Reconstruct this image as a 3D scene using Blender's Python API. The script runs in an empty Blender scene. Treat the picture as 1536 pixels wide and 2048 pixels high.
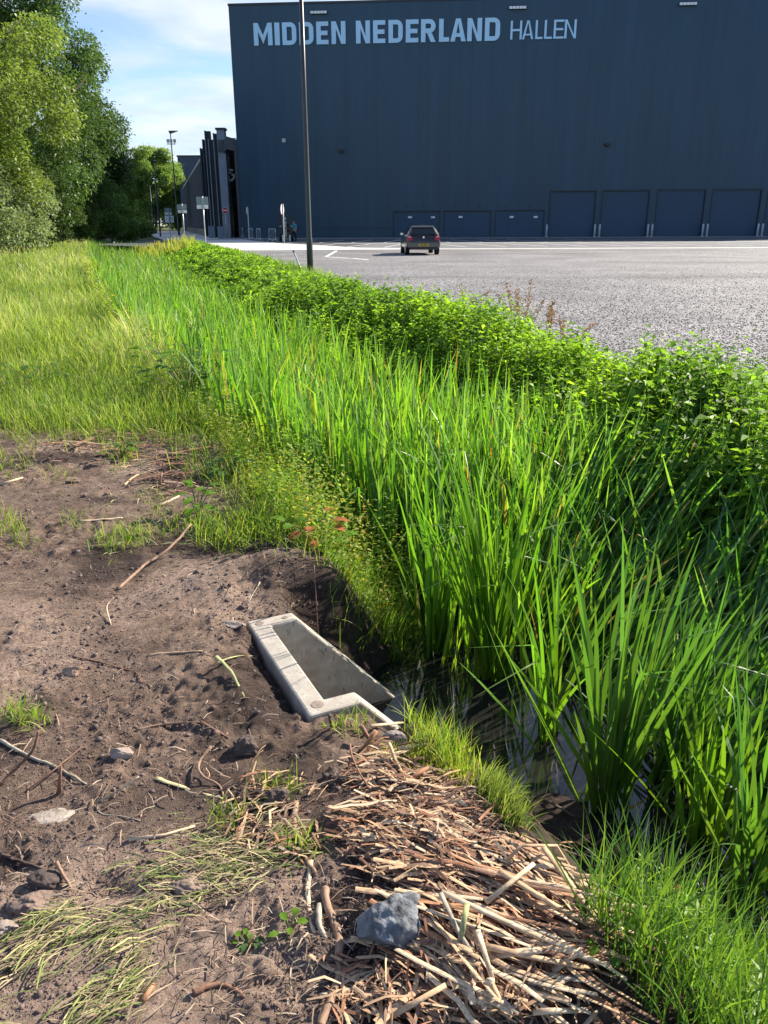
import bpy, bmesh, math, random
import numpy as np
from mathutils import Vector, Matrix
rng = np.random.default_rng(7); random.seed(7)
PI = math.pi
sc = bpy.context.scene
COL = sc.collection
sin, cos = np.sin, np.cos

# ------------------------------------------------------------------ camera maths
F = 1600.0; TH = math.atan(.36); H = 1.5; ROLL = .005
_f = np.array([0, math.cos(TH), -math.sin(TH)]); _r = np.array([1., 0, 0]); _u = np.cross(_r, _f)
_R = math.cos(ROLL)*_r - math.sin(ROLL)*_u; _U = math.sin(ROLL)*_r + math.cos(ROLL)*_u
def ray(u, v): return _f + _R*(u-768)/F + _U*(1024-v)/F
def gp(u, v, z=0.):
    d = ray(u, v); t = (z-H)/d[2]; return np.array([0, 0, H]) + d*t
def at(u, v, Y):
    d = ray(u, v); return np.array([0, 0, H]) + d*(Y/d[1])
cam = bpy.data.cameras.new('camera'); camo = bpy.data.objects.new('camera', cam); COL.objects.link(camo)
cam.sensor_fit = 'VERTICAL'; cam.sensor_height = 36; cam.sensor_width = 27; cam.lens = F/2048*36
cam.clip_start = .05; cam.clip_end = 5000
m = Matrix((_R, _U, -_f)).transposed().to_4x4(); m.translation = Vector((0, 0, H)); camo.matrix_world = m
sc.camera = camo

# ------------------------------------------------------------------ light
SUN = np.array([.81, .585]); SUN /= np.linalg.norm(SUN); EL = math.radians(30.5)
w = bpy.data.worlds.new('World'); sc.world = w; w.use_nodes = True
nt = w.node_tree; N = nt.nodes; Lk = nt.links; N.clear()
out = N.new('ShaderNodeOutputWorld'); bg = N.new('ShaderNodeBackground'); Lk.new(bg.outputs[0], out.inputs[0])
sky = N.new('ShaderNodeTexSky'); sky.sky_type = 'NISHITA'; sky.sun_disc = False
sky.sun_elevation = EL; sky.sun_rotation = math.atan2(SUN[0], SUN[1]); sky.air_density = 1.0; sky.dust_density = .3; sky.ozone_density = 2.5
bg.inputs['Strength'].default_value = .100
tc = N.new('ShaderNodeTexCoord'); sep = N.new('ShaderNodeSeparateXYZ'); Lk.new(tc.outputs['Generated'], sep.inputs[0])
def wm(op, a, b=None, c=None):
    n = N.new('ShaderNodeMath'); n.operation = op
    for i, s in enumerate((a, b, c)):
        if s is None: continue
        if isinstance(s, (int, float)): n.inputs[i].default_value = s
        else: Lk.new(s, n.inputs[i])
    return n.outputs[0]
zz = wm('ADD', wm('MAXIMUM', sep.outputs[2], 0.0), .16)
cx = N.new('ShaderNodeCombineXYZ'); Lk.new(wm('DIVIDE', sep.outputs[0], zz), cx.inputs[0]); Lk.new(wm('DIVIDE', sep.outputs[1], zz), cx.inputs[1])
cn = N.new('ShaderNodeTexNoise'); cn.inputs['Scale'].default_value = 1.5; cn.inputs['Detail'].default_value = 9; cn.inputs['Roughness'].default_value = .56; cn.inputs['Distortion'].default_value = .5
Lk.new(cx.outputs[0], cn.inputs['Vector'])
cr = N.new('ShaderNodeValToRGB'); cr.color_ramp.elements[0].position = .39; cr.color_ramp.elements[1].position = .56
cr.color_ramp.elements[1].color = (.86, .86, .86, 1)
Lk.new(cn.outputs[0], cr.inputs[0])
cn2 = N.new('ShaderNodeTexNoise'); cn2.inputs['Scale'].default_value = 3.1; cn2.inputs['Detail'].default_value = 6; Lk.new(cx.outputs[0], cn2.inputs['Vector'])
cc = N.new('ShaderNodeValToRGB'); cc.color_ramp.elements[0].position = .3; cc.color_ramp.elements[0].color = (2.75, 3.4, 4.1, 1)
cc.color_ramp.elements[1].position = .62; cc.color_ramp.elements[1].color = (4.1, 4.35, 4.6, 1); Lk.new(cn2.outputs[0], cc.inputs[0])
mx = N.new('ShaderNodeMix'); mx.data_type = 'RGBA'; ahead = wm('MULTIPLY_ADD', sep.outputs[1], 1.0, .35); ahead = wm('MINIMUM', wm('MAXIMUM', ahead, .12), 1.0)
Lk.new(wm('MULTIPLY', cr.outputs[0], ahead), mx.inputs[0])
hs = N.new('ShaderNodeHueSaturation'); hs.inputs['Saturation'].default_value = 1.08; hs.inputs['Hue'].default_value = .512; hs.inputs['Value'].default_value = .86; Lk.new(sky.outputs[0], hs.inputs['Color']); Lk.new(hs.outputs[0], mx.inputs[6]); Lk.new(cc.outputs[0], mx.inputs[7]); Lk.new(mx.outputs[2], bg.inputs['Color'])
sun = bpy.data.lights.new('sun', 'SUN'); sun.energy = 5.0; sun.angle = math.radians(.53); sun.color = (1, .90, .76)
suno = bpy.data.objects.new('sun', sun); COL.objects.link(suno)
sd = Vector((-SUN[0]*math.cos(EL), -SUN[1]*math.cos(EL), -math.sin(EL))); suno.rotation_euler = sd.to_track_quat('-Z', 'Y').to_euler()
sc.view_settings.view_transform = 'Standard'; sc.view_settings.look = 'None'; sc.view_settings.exposure = 1.25; sc.view_settings.gamma = 1
sc.cycles.max_bounces = 8; sc.cycles.transparent_max_bounces = 4; sc.cycles.use_denoising = True

# ------------------------------------------------------------------ materials
def newmat(name):
    M = bpy.data.materials.new(name); M.use_nodes = True; t = M.node_tree
    return M, t, t.nodes['Principled BSDF']
def pm(name, col, rough=.6, metal=0., noise=None, spec=.5, bump=None, coat=0.):
    """plain procedural paint: colour with a mild noise wear, optional bump (scale, strength)"""
    M, t, p = newmat(name); n = t.nodes; l = t.links
    p.inputs['Roughness'].default_value = rough; p.inputs['Metallic'].default_value = metal
    p.inputs['Specular IOR Level'].default_value = spec; p.inputs['Coat Weight'].default_value = coat
    c = t.nodes.new('ShaderNodeTexCoord'); tx = n.new('ShaderNodeTexNoise'); l.new(c.outputs['Object'], tx.inputs[0])
    sc_, am = noise or (6, .15)
    tx.inputs['Scale'].default_value = sc_; tx.inputs['Detail'].default_value = 6
    r = n.new('ShaderNodeValToRGB'); l.new(tx.outputs[0], r.inputs[0])
    r.color_ramp.elements[0].position = .3; r.color_ramp.elements[1].position = .7
    r.color_ramp.elements[0].color = (*[x*(1-am) for x in col], 1); r.color_ramp.elements[1].color = (*[min(1, x*(1+am)) for x in col], 1)
    l.new(r.outputs[0], p.inputs['Base Color'])
    if bump:
        b = n.new('ShaderNodeBump'); b.inputs['Strength'].default_value = bump[1]; b.inputs['Distance'].default_value = bump[2]
        t2 = n.new('ShaderNodeTexNoise'); t2.inputs['Scale'].default_value = bump[0]; t2.inputs['Detail'].default_value = 8; l.new(c.outputs['Object'], t2.inputs[0])
        l.new(t2.outputs[0], b.inputs['Height']); l.new(b.outputs[0], p.inputs['Normal'])
    return M
def leafmat(name, trans=.4, rough=.45, spec=.4, tint=(1.25, 1.2, .55)):
    M, t, p = newmat(name); n = t.nodes; l = t.links
    a = n.new('ShaderNodeVertexColor'); a.layer_name = 'Col'
    l.new(a.outputs[0], p.inputs['Base Color']); p.inputs['Roughness'].default_value = rough; p.inputs['Specular IOR Level'].default_value = spec
    tr = n.new('ShaderNodeBsdfTranslucent'); mm = n.new('ShaderNodeMix'); mm.data_type = 'RGBA'; mm.blend_type = 'MULTIPLY'; mm.inputs[0].default_value = 1
    l.new(a.outputs[0], mm.inputs[6]); mm.inputs[7].default_value = (*[x*2.0 for x in tint], 1); l.new(mm.outputs[2], tr.inputs[0])
    ms = n.new('ShaderNodeMixShader'); ms.inputs[0].default_value = trans
    l.new(p.outputs[0], ms.inputs[1]); l.new(tr.outputs[0], ms.inputs[2]); l.new(ms.outputs[0], n['Material Output'].inputs[0])
    return M
def attrmat(name, rough=.8, bump=None, streak=None):
    M, t, p = newmat(name); n = t.nodes; l = t.links
    a = n.new('ShaderNodeVertexColor'); a.layer_name = 'Col'; p.inputs['Roughness'].default_value = rough
    c = n.new('ShaderNodeTexCoord'); tx = n.new('ShaderNodeTexNoise'); tx.inputs['Scale'].default_value = streak or 60; tx.inputs['Detail'].default_value = 5
    l.new(c.outputs['Object'], tx.inputs[0])
    r = n.new('ShaderNodeMapRange'); r.inputs[3].default_value = .55; r.inputs[4].default_value = 1.35; l.new(tx.outputs[0], r.inputs[0])
    mm = n.new('ShaderNodeMix'); mm.data_type = 'RGBA'; mm.blend_type = 'MULTIPLY'; mm.inputs[0].default_value = 1
    l.new(a.outputs[0], mm.inputs[6]); l.new(r.outputs[0], mm.inputs[7]); l.new(mm.outputs[2], p.inputs['Base Color'])
    if bump:
        b = n.new('ShaderNodeBump'); b.inputs['Strength'].default_value = bump[1]; b.inputs['Distance'].default_value = bump[2]
        t2 = n.new('ShaderNodeTexNoise'); t2.inputs['Scale'].default_value = bump[0]; t2.inputs['Detail'].default_value = 8; l.new(c.outputs['Object'], t2.inputs[0])
        l.new(t2.outputs[0], b.inputs['Height']); l.new(b.outputs[0], p.inputs['Normal'])
    return M

# ------------------------------------------------------------------ object helpers
def tag(o, label=None, cat=None, group=None, kind=None):
    if label: o['label'] = label
    if cat: o['category'] = cat
    if group: o['group'] = group
    if kind: o['kind'] = kind
    return o
def thing(name, label, cat, loc=(0, 0, 0), rz=0., group=None):
    o = bpy.data.objects.new(name, None); COL.objects.link(o); o.location = [float(x) for x in loc]; o.rotation_euler = (0, 0, rz); o.empty_display_size = .2
    return tag(o, label, cat, group)
def npmesh(name, V, Fc, mat, col=None, smooth=False, parent=None):
    """mesh object from numpy arrays (faces all tris or all quads)"""
    V = np.asarray(V, np.float32); Fc = np.asarray(Fc, np.int32); me = bpy.data.meshes.new(name)
    k = Fc.shape[1]; nf = len(Fc)
    me.vertices.add(len(V)); me.vertices.foreach_set('co', V.ravel())
    me.loops.add(nf*k); me.loops.foreach_set('vertex_index', Fc.ravel())
    me.polygons.add(nf); me.polygons.foreach_set('loop_start', np.arange(0, nf*k, k, dtype=np.int32))
    me.polygons.foreach_set('loop_total', np.full(nf, k, np.int32))
    if smooth: me.polygons.foreach_set('use_smooth', np.ones(nf, bool))
    if col is not None:
        a = me.color_attributes.new('Col', 'FLOAT_COLOR', 'POINT'); c = np.ones((len(V), 4), np.float32); c[:, :3] = col; a.data.foreach_set('color', c.ravel())
    me.materials.append(mat); me.update(calc_edges=True); me.validate()
    o = bpy.data.objects.new(name, me); COL.objects.link(o); o.parent = parent
    return o
class MB:
    """collects shapes, then build() links them as ONE mesh object"""
    def __init__(s): s.v = []; s.f = []
    def add(s, V, Fs):
        b = len(s.v); s.v += [tuple(float(c) for c in p) for p in V]; s.f += [tuple(b+i for i in f) for f in Fs]; return s
    def box(s, x0, x1, y0, y1, z0, z1):
        return s.add([(x0,y0,z0),(x1,y0,z0),(x1,y1,z0),(x0,y1,z0),(x0,y0,z1),(x1,y0,z1),(x1,y1,z1),(x0,y1,z1)],
                     [(0,3,2,1),(4,5,6,7),(0,1,5,4),(1,2,6,5),(2,3,7,6),(3,0,4,7)])
    def prism(s, P, d0, d1, fn):
        """polygon P (2d) extruded from depth d0 to d1, fn(a, b, d) -> xyz"""
        n = len(P); V = [fn(a, b, d0) for a, b in P]+[fn(a, b, d1) for a, b in P]
        return s.add(V, [tuple(range(n))[::-1], tuple(range(n, 2*n))]+[(i, (i+1) % n, n+(i+1) % n, n+i) for i in range(n)])
    def tube(s, pts, rad, k=8, flat=1.):
        pts = [Vector(p) for p in pts]; n = len(pts); rad = [rad]*n if isinstance(rad, (int, float)) else rad
        V = []; ref = Vector((0, 0, 1))
        for i, p in enumerate(pts):
            t = (pts[min(i+1, n-1)]-pts[max(i-1, 0)]).normalized()
            a = t.cross(ref)
            if a.length < .1: a = t.cross(Vector((1, 0, 0)))
            a.normalize(); b = a.cross(t)
            V += [p+(a*math.cos(2*PI*j/k)+b*math.sin(2*PI*j/k)*flat)*rad[i] for j in range(k)]
        Fs = [(i*k+j, i*k+(j+1) % k, (i+1)*k+(j+1) % k, (i+1)*k+j) for i in range(n-1) for j in range(k)]
        Fs += [tuple(range(k))[::-1], tuple((n-1)*k+j for j in range(k))]
        return s.add(V, Fs)
    def lathe(s, prof, k=16, c=(0, 0, 0)):
        V = [(c[0]+r*math.cos(2*PI*j/k), c[1]+r*math.sin(2*PI*j/k), c[2]+z) for r, z in prof for j in range(k)]; n = len(prof)
        Fs = [(i*k+j, i*k+(j+1) % k, (i+1)*k+(j+1) % k, (i+1)*k+j) for i in range(n-1) for j in range(k)]
        Fs += [tuple(range(k))[::-1], tuple((n-1)*k+j for j in range(k))]
        return s.add(V, Fs)
    def wheel(s, x0, x1, y, z, r, k=20):
        """cylinder with its axis along x"""
        V = [(x, y+r*math.cos(2*PI*j/k), z+r*math.sin(2*PI*j/k)) for x in (x0, x1) for j in range(k)]
        return s.add(V, [tuple(range(k)), tuple(range(k, 2*k))[::-1]]+[(j, k+j, k+(j+1) % k, (j+1) % k) for j in range(k)])
    def build(s, name, mat, parent=None, smooth=False, bevel=0., seg=2):
        me = bpy.data.meshes.new(name); me.from_pydata(s.v, [], s.f); me.materials.append(mat)
        bm = bmesh.new(); bm.from_mesh(me); bmesh.ops.recalc_face_normals(bm, faces=bm.faces); bm.to_mesh(me); bm.free()
        if smooth:
            for p in me.polygons: p.use_smooth = True
        o = bpy.data.objects.new(name, me); COL.objects.link(o); o.parent = parent
        if bevel:
            b = o.modifiers.new('bevel', 'BEVEL'); b.width = bevel; b.segments = seg; b.limit_method = 'ANGLE'
        return o
def copy_tree(o, parent=None):
    c = o.copy(); COL.objects.link(c); c.parent = parent
    for ch in list(o.children): copy_tree(ch, c)
    return c

# ------------------------------------------------------------------ noise
def _h(ix, iy, s):
    n = (ix.astype(np.int64)*374761393 + iy.astype(np.int64)*668265263 + s*974634777) & 0xffffffff
    n = ((n ^ (n >> 13))*1274126177) & 0xffffffff
    return ((n ^ (n >> 16)) & 0xffff)/65535.
def vn(x, y, s=0):
    ix = np.floor(x); iy = np.floor(y); fx = x-ix; fy = y-iy; fx = fx*fx*(3-2*fx); fy = fy*fy*(3-2*fy)
    a = _h(ix, iy, s); b = _h(ix+1, iy, s); c = _h(ix, iy+1, s); d = _h(ix+1, iy+1, s)
    return a+(b-a)*fx+(c-a)*fy+(a-b-c+d)*fx*fy
def fbm(x, y, s=0, o=4):
    r = 0; a = .5; t = 0
    for i in range(o): r = r+a*vn(x*2**i+17*i, y*2**i+9*i, s+i); t += a; a *= .5
    return r/t
def worley(x, y, s=0):
    ix = np.floor(x); iy = np.floor(y); d = np.full(np.shape(x), 9.)
    for i in (-1, 0, 1):
        for j in (-1, 0, 1):
            px = ix+i+_h(ix+i, iy+j, s); py = iy+j+_h(ix+i, iy+j, s+5); d = np.minimum(d, np.hypot(px-x, py-y))
    return d
def sst(a, b, x):
    t = np.clip((x-a)/(b-a), 0, 1); return t*t*(3-2*t)

# ------------------------------------------------------------------ ditch plan: T top of left bank, W left water edge, R right water edge, G edge of the gravel
WATER = -.62
def curve(tab):
    ys, xs = zip(*tab); return lambda y: np.interp(y, ys, xs)
Tc = curve([(.5,.85),(.9,.75),(1.3,.62),(1.55,.5),(1.93,.3),(2.2,.12),(2.94,.03),(3.67,-.32),(4.58,-.75),(6.66,-1.6),(9.4,-2.8),(13,-4.3),(20,-7.0),(30,-10.6),(55,-19.5),(90,-31),(130,-45)])
Wc = curve([(.5,1.6),(1.7,1.05),(2.4,.68),(3.0,.25),(3.4,.14),(4.0,.2),(4.6,.1),(5.7,-.35),(7,-1.0),(9.4,-2.1),(13,-3.7),(20,-6.3),(30,-9.8),(55,-18.5),(90,-29.5),(130,-43)])
Rc = curve([(.5,3.9),(2,3.3),(3,2.75),(4.4,2.0),(6,1.1),(8.5,-.05),(13,-1.8),(19,-4.0),(30,-7.6),(57,-15.0),(90,-26.5),(130,-41)])
Gc = curve([(.5,6.2),(2,5.3),(4.2,4.1),(6,3.1),(10.6,1.45),(18,-.4),(26.5,-2.4),(43,-7.4),(52,-10.2),(90,-21),(130,-33)])
# concrete outfall frame
P0 = np.array([-.593, 3.07]); E1 = np.array([.905, .425]); E2 = np.array([.425, -.905]); RIM = -.1
def soilmask(x, y):
    """1 = bare soil"""
    edge = 6.55+.25*(fbm(x*1.3, y*.3, 3)-.5)*2
    a = 1-sst(edge-.12, edge+.12, y)
    b = 1-sst(Tc(y)+.02, Tc(y)+.2, x+.16*(fbm(x*4, y*4, 8)-.5))
    aa = (x-P0[0])*E1[0]+(y-P0[1])*E1[1]; bb = (x-P0[0])*E2[0]+(y-P0[1])*E2[1]
    return np.maximum(a*b, sst(-.2, 0, aa)*(1-sst(.85, .98, aa))*sst(-.48, -.36, bb+.12*(fbm(x*5, y*5, 18)-.5))*(1-sst(.9, 1.0, bb)))
def gh(x, y, fine=True):
    x = np.asarray(x, float); y = np.asarray(y, float)
    T = Tc(y); W = Wc(y); R = Rc(y); G = Gc(y)
    left = -.12 + .06*sst(8, 30, y) + .05*(fbm(x*.8, y*.8, 2)-.5)
    t = np.clip((x-T)/(W-T), 0, 1.15); z = left+(-.66-left)*sst(0, 1, t)*(1) - .25*np.clip(x-W, 0, .5)/.5
    rr = np.clip((x-R)/(np.maximum(G-R, .8)), -.2, 1)
    zr = -.68+.66*sst(0, .75, rr)-.2*np.clip(-rr, 0, .2)/.2
    mid = (W+R)/2
    z = np.where(x < mid, z, np.maximum(zr, -.92))
    z = np.where(x > G, -.02, z)
    sm = soilmask(x, y)
    a = (x-P0[0])*E1[0]+(y-P0[1])*E1[1]; b = (x-P0[0])*E2[0]+(y-P0[1])*E2[1]
    # mound behind the outfall, level round it, heap of cut stalks
    z = z+.13*np.exp(-(((a-.18)/.4)**2+((b+.42)/.17)**2))*sst(-.05, .2, T+.2-x)
    z = z+.035*np.exp(-(((a+.22)/.22)**2+((b-.42)/.5)**2))
    gx, gy = .22, 1.62
    z = z+.075*np.exp(-(((x-gx)/.3)**2+((y-gy)/.33)**2))*sst(0, .2, T+.25-x)
    z = z+.07*np.exp(-(((x+.9)/.5)**2+((y-5.9)/.35)**2))
    if fine:
        rough = .35+.9*sst(.4, .62, fbm(x*1.7+3, y*1.7, 21))
        sandy = sst(.5, .75, fbm(x*.9+7, y*.9, 31))*np.exp(-(((x+1.6)/.8)**2+((y-3.2)/1.1)**2)*.6)
        rough = rough*(1-.65*np.clip(sandy*1.6, 0, 1))
        d = .055*(fbm(x*3, y*3, 5)-.5)+.075*rough*np.abs(fbm(x*7, y*7, 6)-.5)+.034*rough*(fbm(x*19, y*19, 12, 4)-.5)
        d = d+.014*rough*(.5-np.minimum(worley(x*11, y*11, 3), .8))*sst(.35, .65, fbm(x*2.3, y*2.3, 44))+.016*rough*(.5-np.minimum(worley(x*27, y*27, 9), .8))
        for (cu, cv, cr_, cd) in ((-.95,3.50,.13,.035),(-.62,3.40,.12,.06),(-1.02,1.72,.10,.05),(-.72,1.62,.07,.05),(-.35,2.15,.09,.035),(-1.35,2.05,.12,.035)): d = d-cd*np.exp(-(((x-cu)/cr_)**2+((y-cv)/(cr_*.7))**2)*(.6+.9*fbm(x*9, y*9, 13)))
        z = z+.72*d*(.3+.7*sm)*(1-sst(9, 14, y))
        z = np.where((z > WATER-.12) & (z < WATER+.03) & (x > W-.05) & (sm < .5), WATER-.12, z)
    mb = gp(1115, 1632, -.6); bar = np.exp(-(((x-mb[0])/.16)**2+((y-mb[1])/.20)**2)); z = np.where((bar > .1) & (x > T+.3), np.maximum(z, WATER-.12+.145*sst(.1, .7, bar)+.03*(fbm(x*14, y*14, 4)-.5)), z)
    # pit round the outfall
    inb = sst(-.02, .02, a)*(1-sst(.78, .84, a))*sst(-.02, .02, b)*(1-sst(.75, .79, b))
    z = z*(1-inb)+inb*np.minimum(z, -.86)
    back = np.exp(-((a+.035)/.035)**2)*sst(.05, .2, b)*(1-sst(.6, .8, b)); z = z-.05*back
    slope = RIM-1.08*np.clip(a-.2, 0, .6)-.03
    hol = sst(-.30, -.12, b)*(1-sst(.0, .03, b))*sst(.18, .3, a)*(1-sst(.75, .95, a)); z = z*(1-hol)+hol*np.minimum(z, slope-.05)
    near = sst(.74, .78, b)*(1-sst(.86, 1.1, b))*sst(.1, .26, a)*(1-sst(.6, .9, a)); z = z*(1-near)+near*np.minimum(z, np.maximum(slope-.03, -.45)+.02)
    bury = sst(.685, .72, b)*(1-sst(1.0, 1.25, b))*sst(.30, .40, a)*(1-sst(.74, .95, a)); z = z*(1-bury)+bury*np.maximum(z, slope+.075+.03*fbm(x*16, y*16, 17))
    return z
def ontos(u, v):
    """ground points under pixels, by stepping the plane height to the ground found there"""
    u = np.asarray(u, float); v = np.asarray(v, float); d = _f[None]+_R[None]*((u-768)/F)[:, None]+_U[None]*((1024-v)/F)[:, None]; z = np.full(len(u), -.1)
    for i in range(9):
        t = (z-H)/np.minimum(d[:, 2], -.02); x = d[:, 0]*t; y = d[:, 1]*t; z = .45*z+.55*np.clip(gh(x, y), -.7, .15)
    return np.stack([x, y, gh(x, y)], -1)
def onto(u, v): return ontos([u], [v])[0]
def inpoly(px, py, poly):
    px = np.asarray(px); r = np.zeros(px.shape, bool); n = len(poly)
    for i in range(n):
        x1, y1 = poly[i]; x2, y2 = poly[(i+1) % n]
        c = ((y1 > py) != (y2 > py)) & (px < (x2-x1)*(py-y1)/(y2-y1+1e-12)+x1); r ^= c
    return r
# ================================================================== GROUND
def ground_mat():
    M, t, p = newmat('ground'); n = t.nodes; l = t.links
    a = n.new('ShaderNodeVertexColor'); a.layer_name = 'Col'; s = n.new('ShaderNodeSeparateColor'); l.new(a.outputs[0], s.inputs[0])
    c = n.new('ShaderNodeTexCoord')
    def noise(sc_, det=6, ro=.6):
        x = n.new('ShaderNodeTexNoise'); x.inputs['Scale'].default_value = sc_; x.inputs['Detail'].default_value = det; x.inputs['Roughness'].default_value = ro; l.new(c.outputs['Object'], x.inputs[0]); return x.outputs[0]
    def ramp(i, p0, c0, p1, c1):
        r = n.new('ShaderNodeValToRGB'); l.new(i, r.inputs[0]); e = r.color_ramp.elements
        e[0].position = p0; e[0].color = (*c0, 1); e[1].position = p1; e[1].color = (*c1, 1); return r.outputs[0]
    def mix(f, A, B):
        x = n.new('ShaderNodeMix'); x.data_type = 'RGBA'; l.new(f, x.inputs[0]); l.new(A, x.inputs[6]); l.new(B, x.inputs[7]); return x.outputs[2]
    soil = ramp(noise(9, 8, .68), .33, (.135, .092, .070), .66, (.36, .264, .205))
    sand = ramp(noise(25, 8, .7), .3, (.28, .20, .16), .7, (.44, .34, .27))
    wet = ramp(noise(20, 6), .3, (.035, .024, .02), .7, (.085, .06, .05))
    turf = ramp(noise(5, 6), .3, (.045, .05, .02), .7, (.10, .105, .04))
    c1 = mix(s.outputs[1], soil, sand); c2 = mix(s.outputs[2], c1, wet); c2b = n.new('ShaderNodeMix'); c2b.data_type = 'RGBA'; c2b.blend_type = 'MULTIPLY'; c2b.inputs[0].default_value = 1; l.new(c2, c2b.inputs[6]); l.new(ramp(noise(55, 5, .75), .32, (.52, .50, .48), .66, (1.32, 1.28, 1.24)), c2b.inputs[7]); c3 = mix(s.outputs[0], turf, c2b.outputs[2])
    l.new(c3, p.inputs['Base Color']); p.inputs['Roughness'].default_value = .95; p.inputs['Specular IOR Level'].default_value = .25
    b = n.new('ShaderNodeBump'); b.inputs['Strength'].default_value = 1.; b.inputs['Distance'].default_value = .02; l.new(noise(75, 10, .78), b.inputs['Height'])
    l.new(b.outputs[0], p.inputs['Normal'])
    return M
xd = np.arange(-3.3, 1.3, .009); g = [.009]
while sum(g) < 1500: g.append(g[-1]*1.085)
xr = 1.3+np.cumsum(g); xl = -3.3-np.cumsum(g); X = np.concatenate([xl[::-1], xd, xr])
yv = [.7]
while yv[-1] < 7.0: yv.append(yv[-1]+.0038*max(yv[-1], 1.3))
while yv[-1] < 1800: yv.append(yv[-1]*1.03)
Yv = np.concatenate([[-40, -8, -2, 0, .4], yv])
GX, GY = np.meshgrid(X, Yv); GZ = gh(GX, GY)
far = sst(120, 180, np.hypot(GX, GY)); GZ = GZ*(1-far)-.02*far
sm = soilmask(GX, GY)
sandm = np.clip(sst(.46, .62, fbm(GX*1.1+7, GY*1.1, 31))*.9, 0, 1)*sst(-.2, .5, 1.4-np.abs(GX+1.55))*sst(1.7, 2.3, GY)
mud = sst(.40, .54, fbm(GX*2.6, GY*2.6, 71))*np.clip(1.5*np.exp(-(((GX+.62)/.62)**2+((GY-1.42)/.38)**2)), 0, 1); sandm = np.clip(sandm+1.3*mud, 0, 1)
wetm = np.clip(sst(.5, .7, fbm(GX*2.1+1, GY*2.1, 61))*.7+sst(.0, -.3, GZ)*1.0, 0, 1)*(1-sandm)
smm = np.maximum(sm, sst(-.25, -.4, GZ)*(GX < (Wc(GY)+Rc(GY))/2)*(GY < 3.6))
nr, nc = GX.shape; idx = np.arange(nr*nc).reshape(nr, nc)
Fq = np.stack([idx[:-1, :-1], idx[:-1, 1:], idx[1:, 1:], idx[1:, :-1]], -1).reshape(-1, 4)
ground = npmesh('ground', np.stack([GX, GY, GZ], -1).reshape(-1, 3), Fq, ground_mat(), np.stack([smm, sandm, wetm], -1).reshape(-1, 3), smooth=True)
tag(ground, kind='structure')

def sheet(name, poly, z, mat):
    m_ = MB(); m_.add([(x, y, z) for x, y in poly], [tuple(range(len(poly)))]); o = m_.build(name, mat); tag(o, kind='structure'); return o
def strip(name, fl, fr, ys, z, mat):
    V = []; Fs = []
    for i, y in enumerate(ys):
        V += [(fl(y), y, z), (fr(y), y, z)]
        if i: Fs.append((2*i-2, 2*i-1, 2*i+1, 2*i))
    m_ = MB(); m_.add(V, Fs); o = m_.build(name, mat); tag(o, kind='structure'); return o
# water
WM, t, p = newmat('ditch_water'); p.inputs['Base Color'].default_value = (.016, .016, .014, 1); p.inputs['Roughness'].default_value = .02; p.inputs['IOR'].default_value = 1.5
b = t.nodes.new('ShaderNodeBump'); b.inputs['Strength'].default_value = .12; b.inputs['Distance'].default_value = .01; x = t.nodes.new('ShaderNodeTexNoise'); x.inputs['Scale'].default_value = 9
t.links.new(x.outputs[0], b.inputs['Height']); t.links.new(b.outputs[0], p.inputs['Normal'])
strip('water', lambda y: Wc(y)-.75, lambda y: Rc(y)+.5, np.concatenate([np.arange(.3, 12, .2), np.arange(12, 120, 2)]), WATER, WM)
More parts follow.
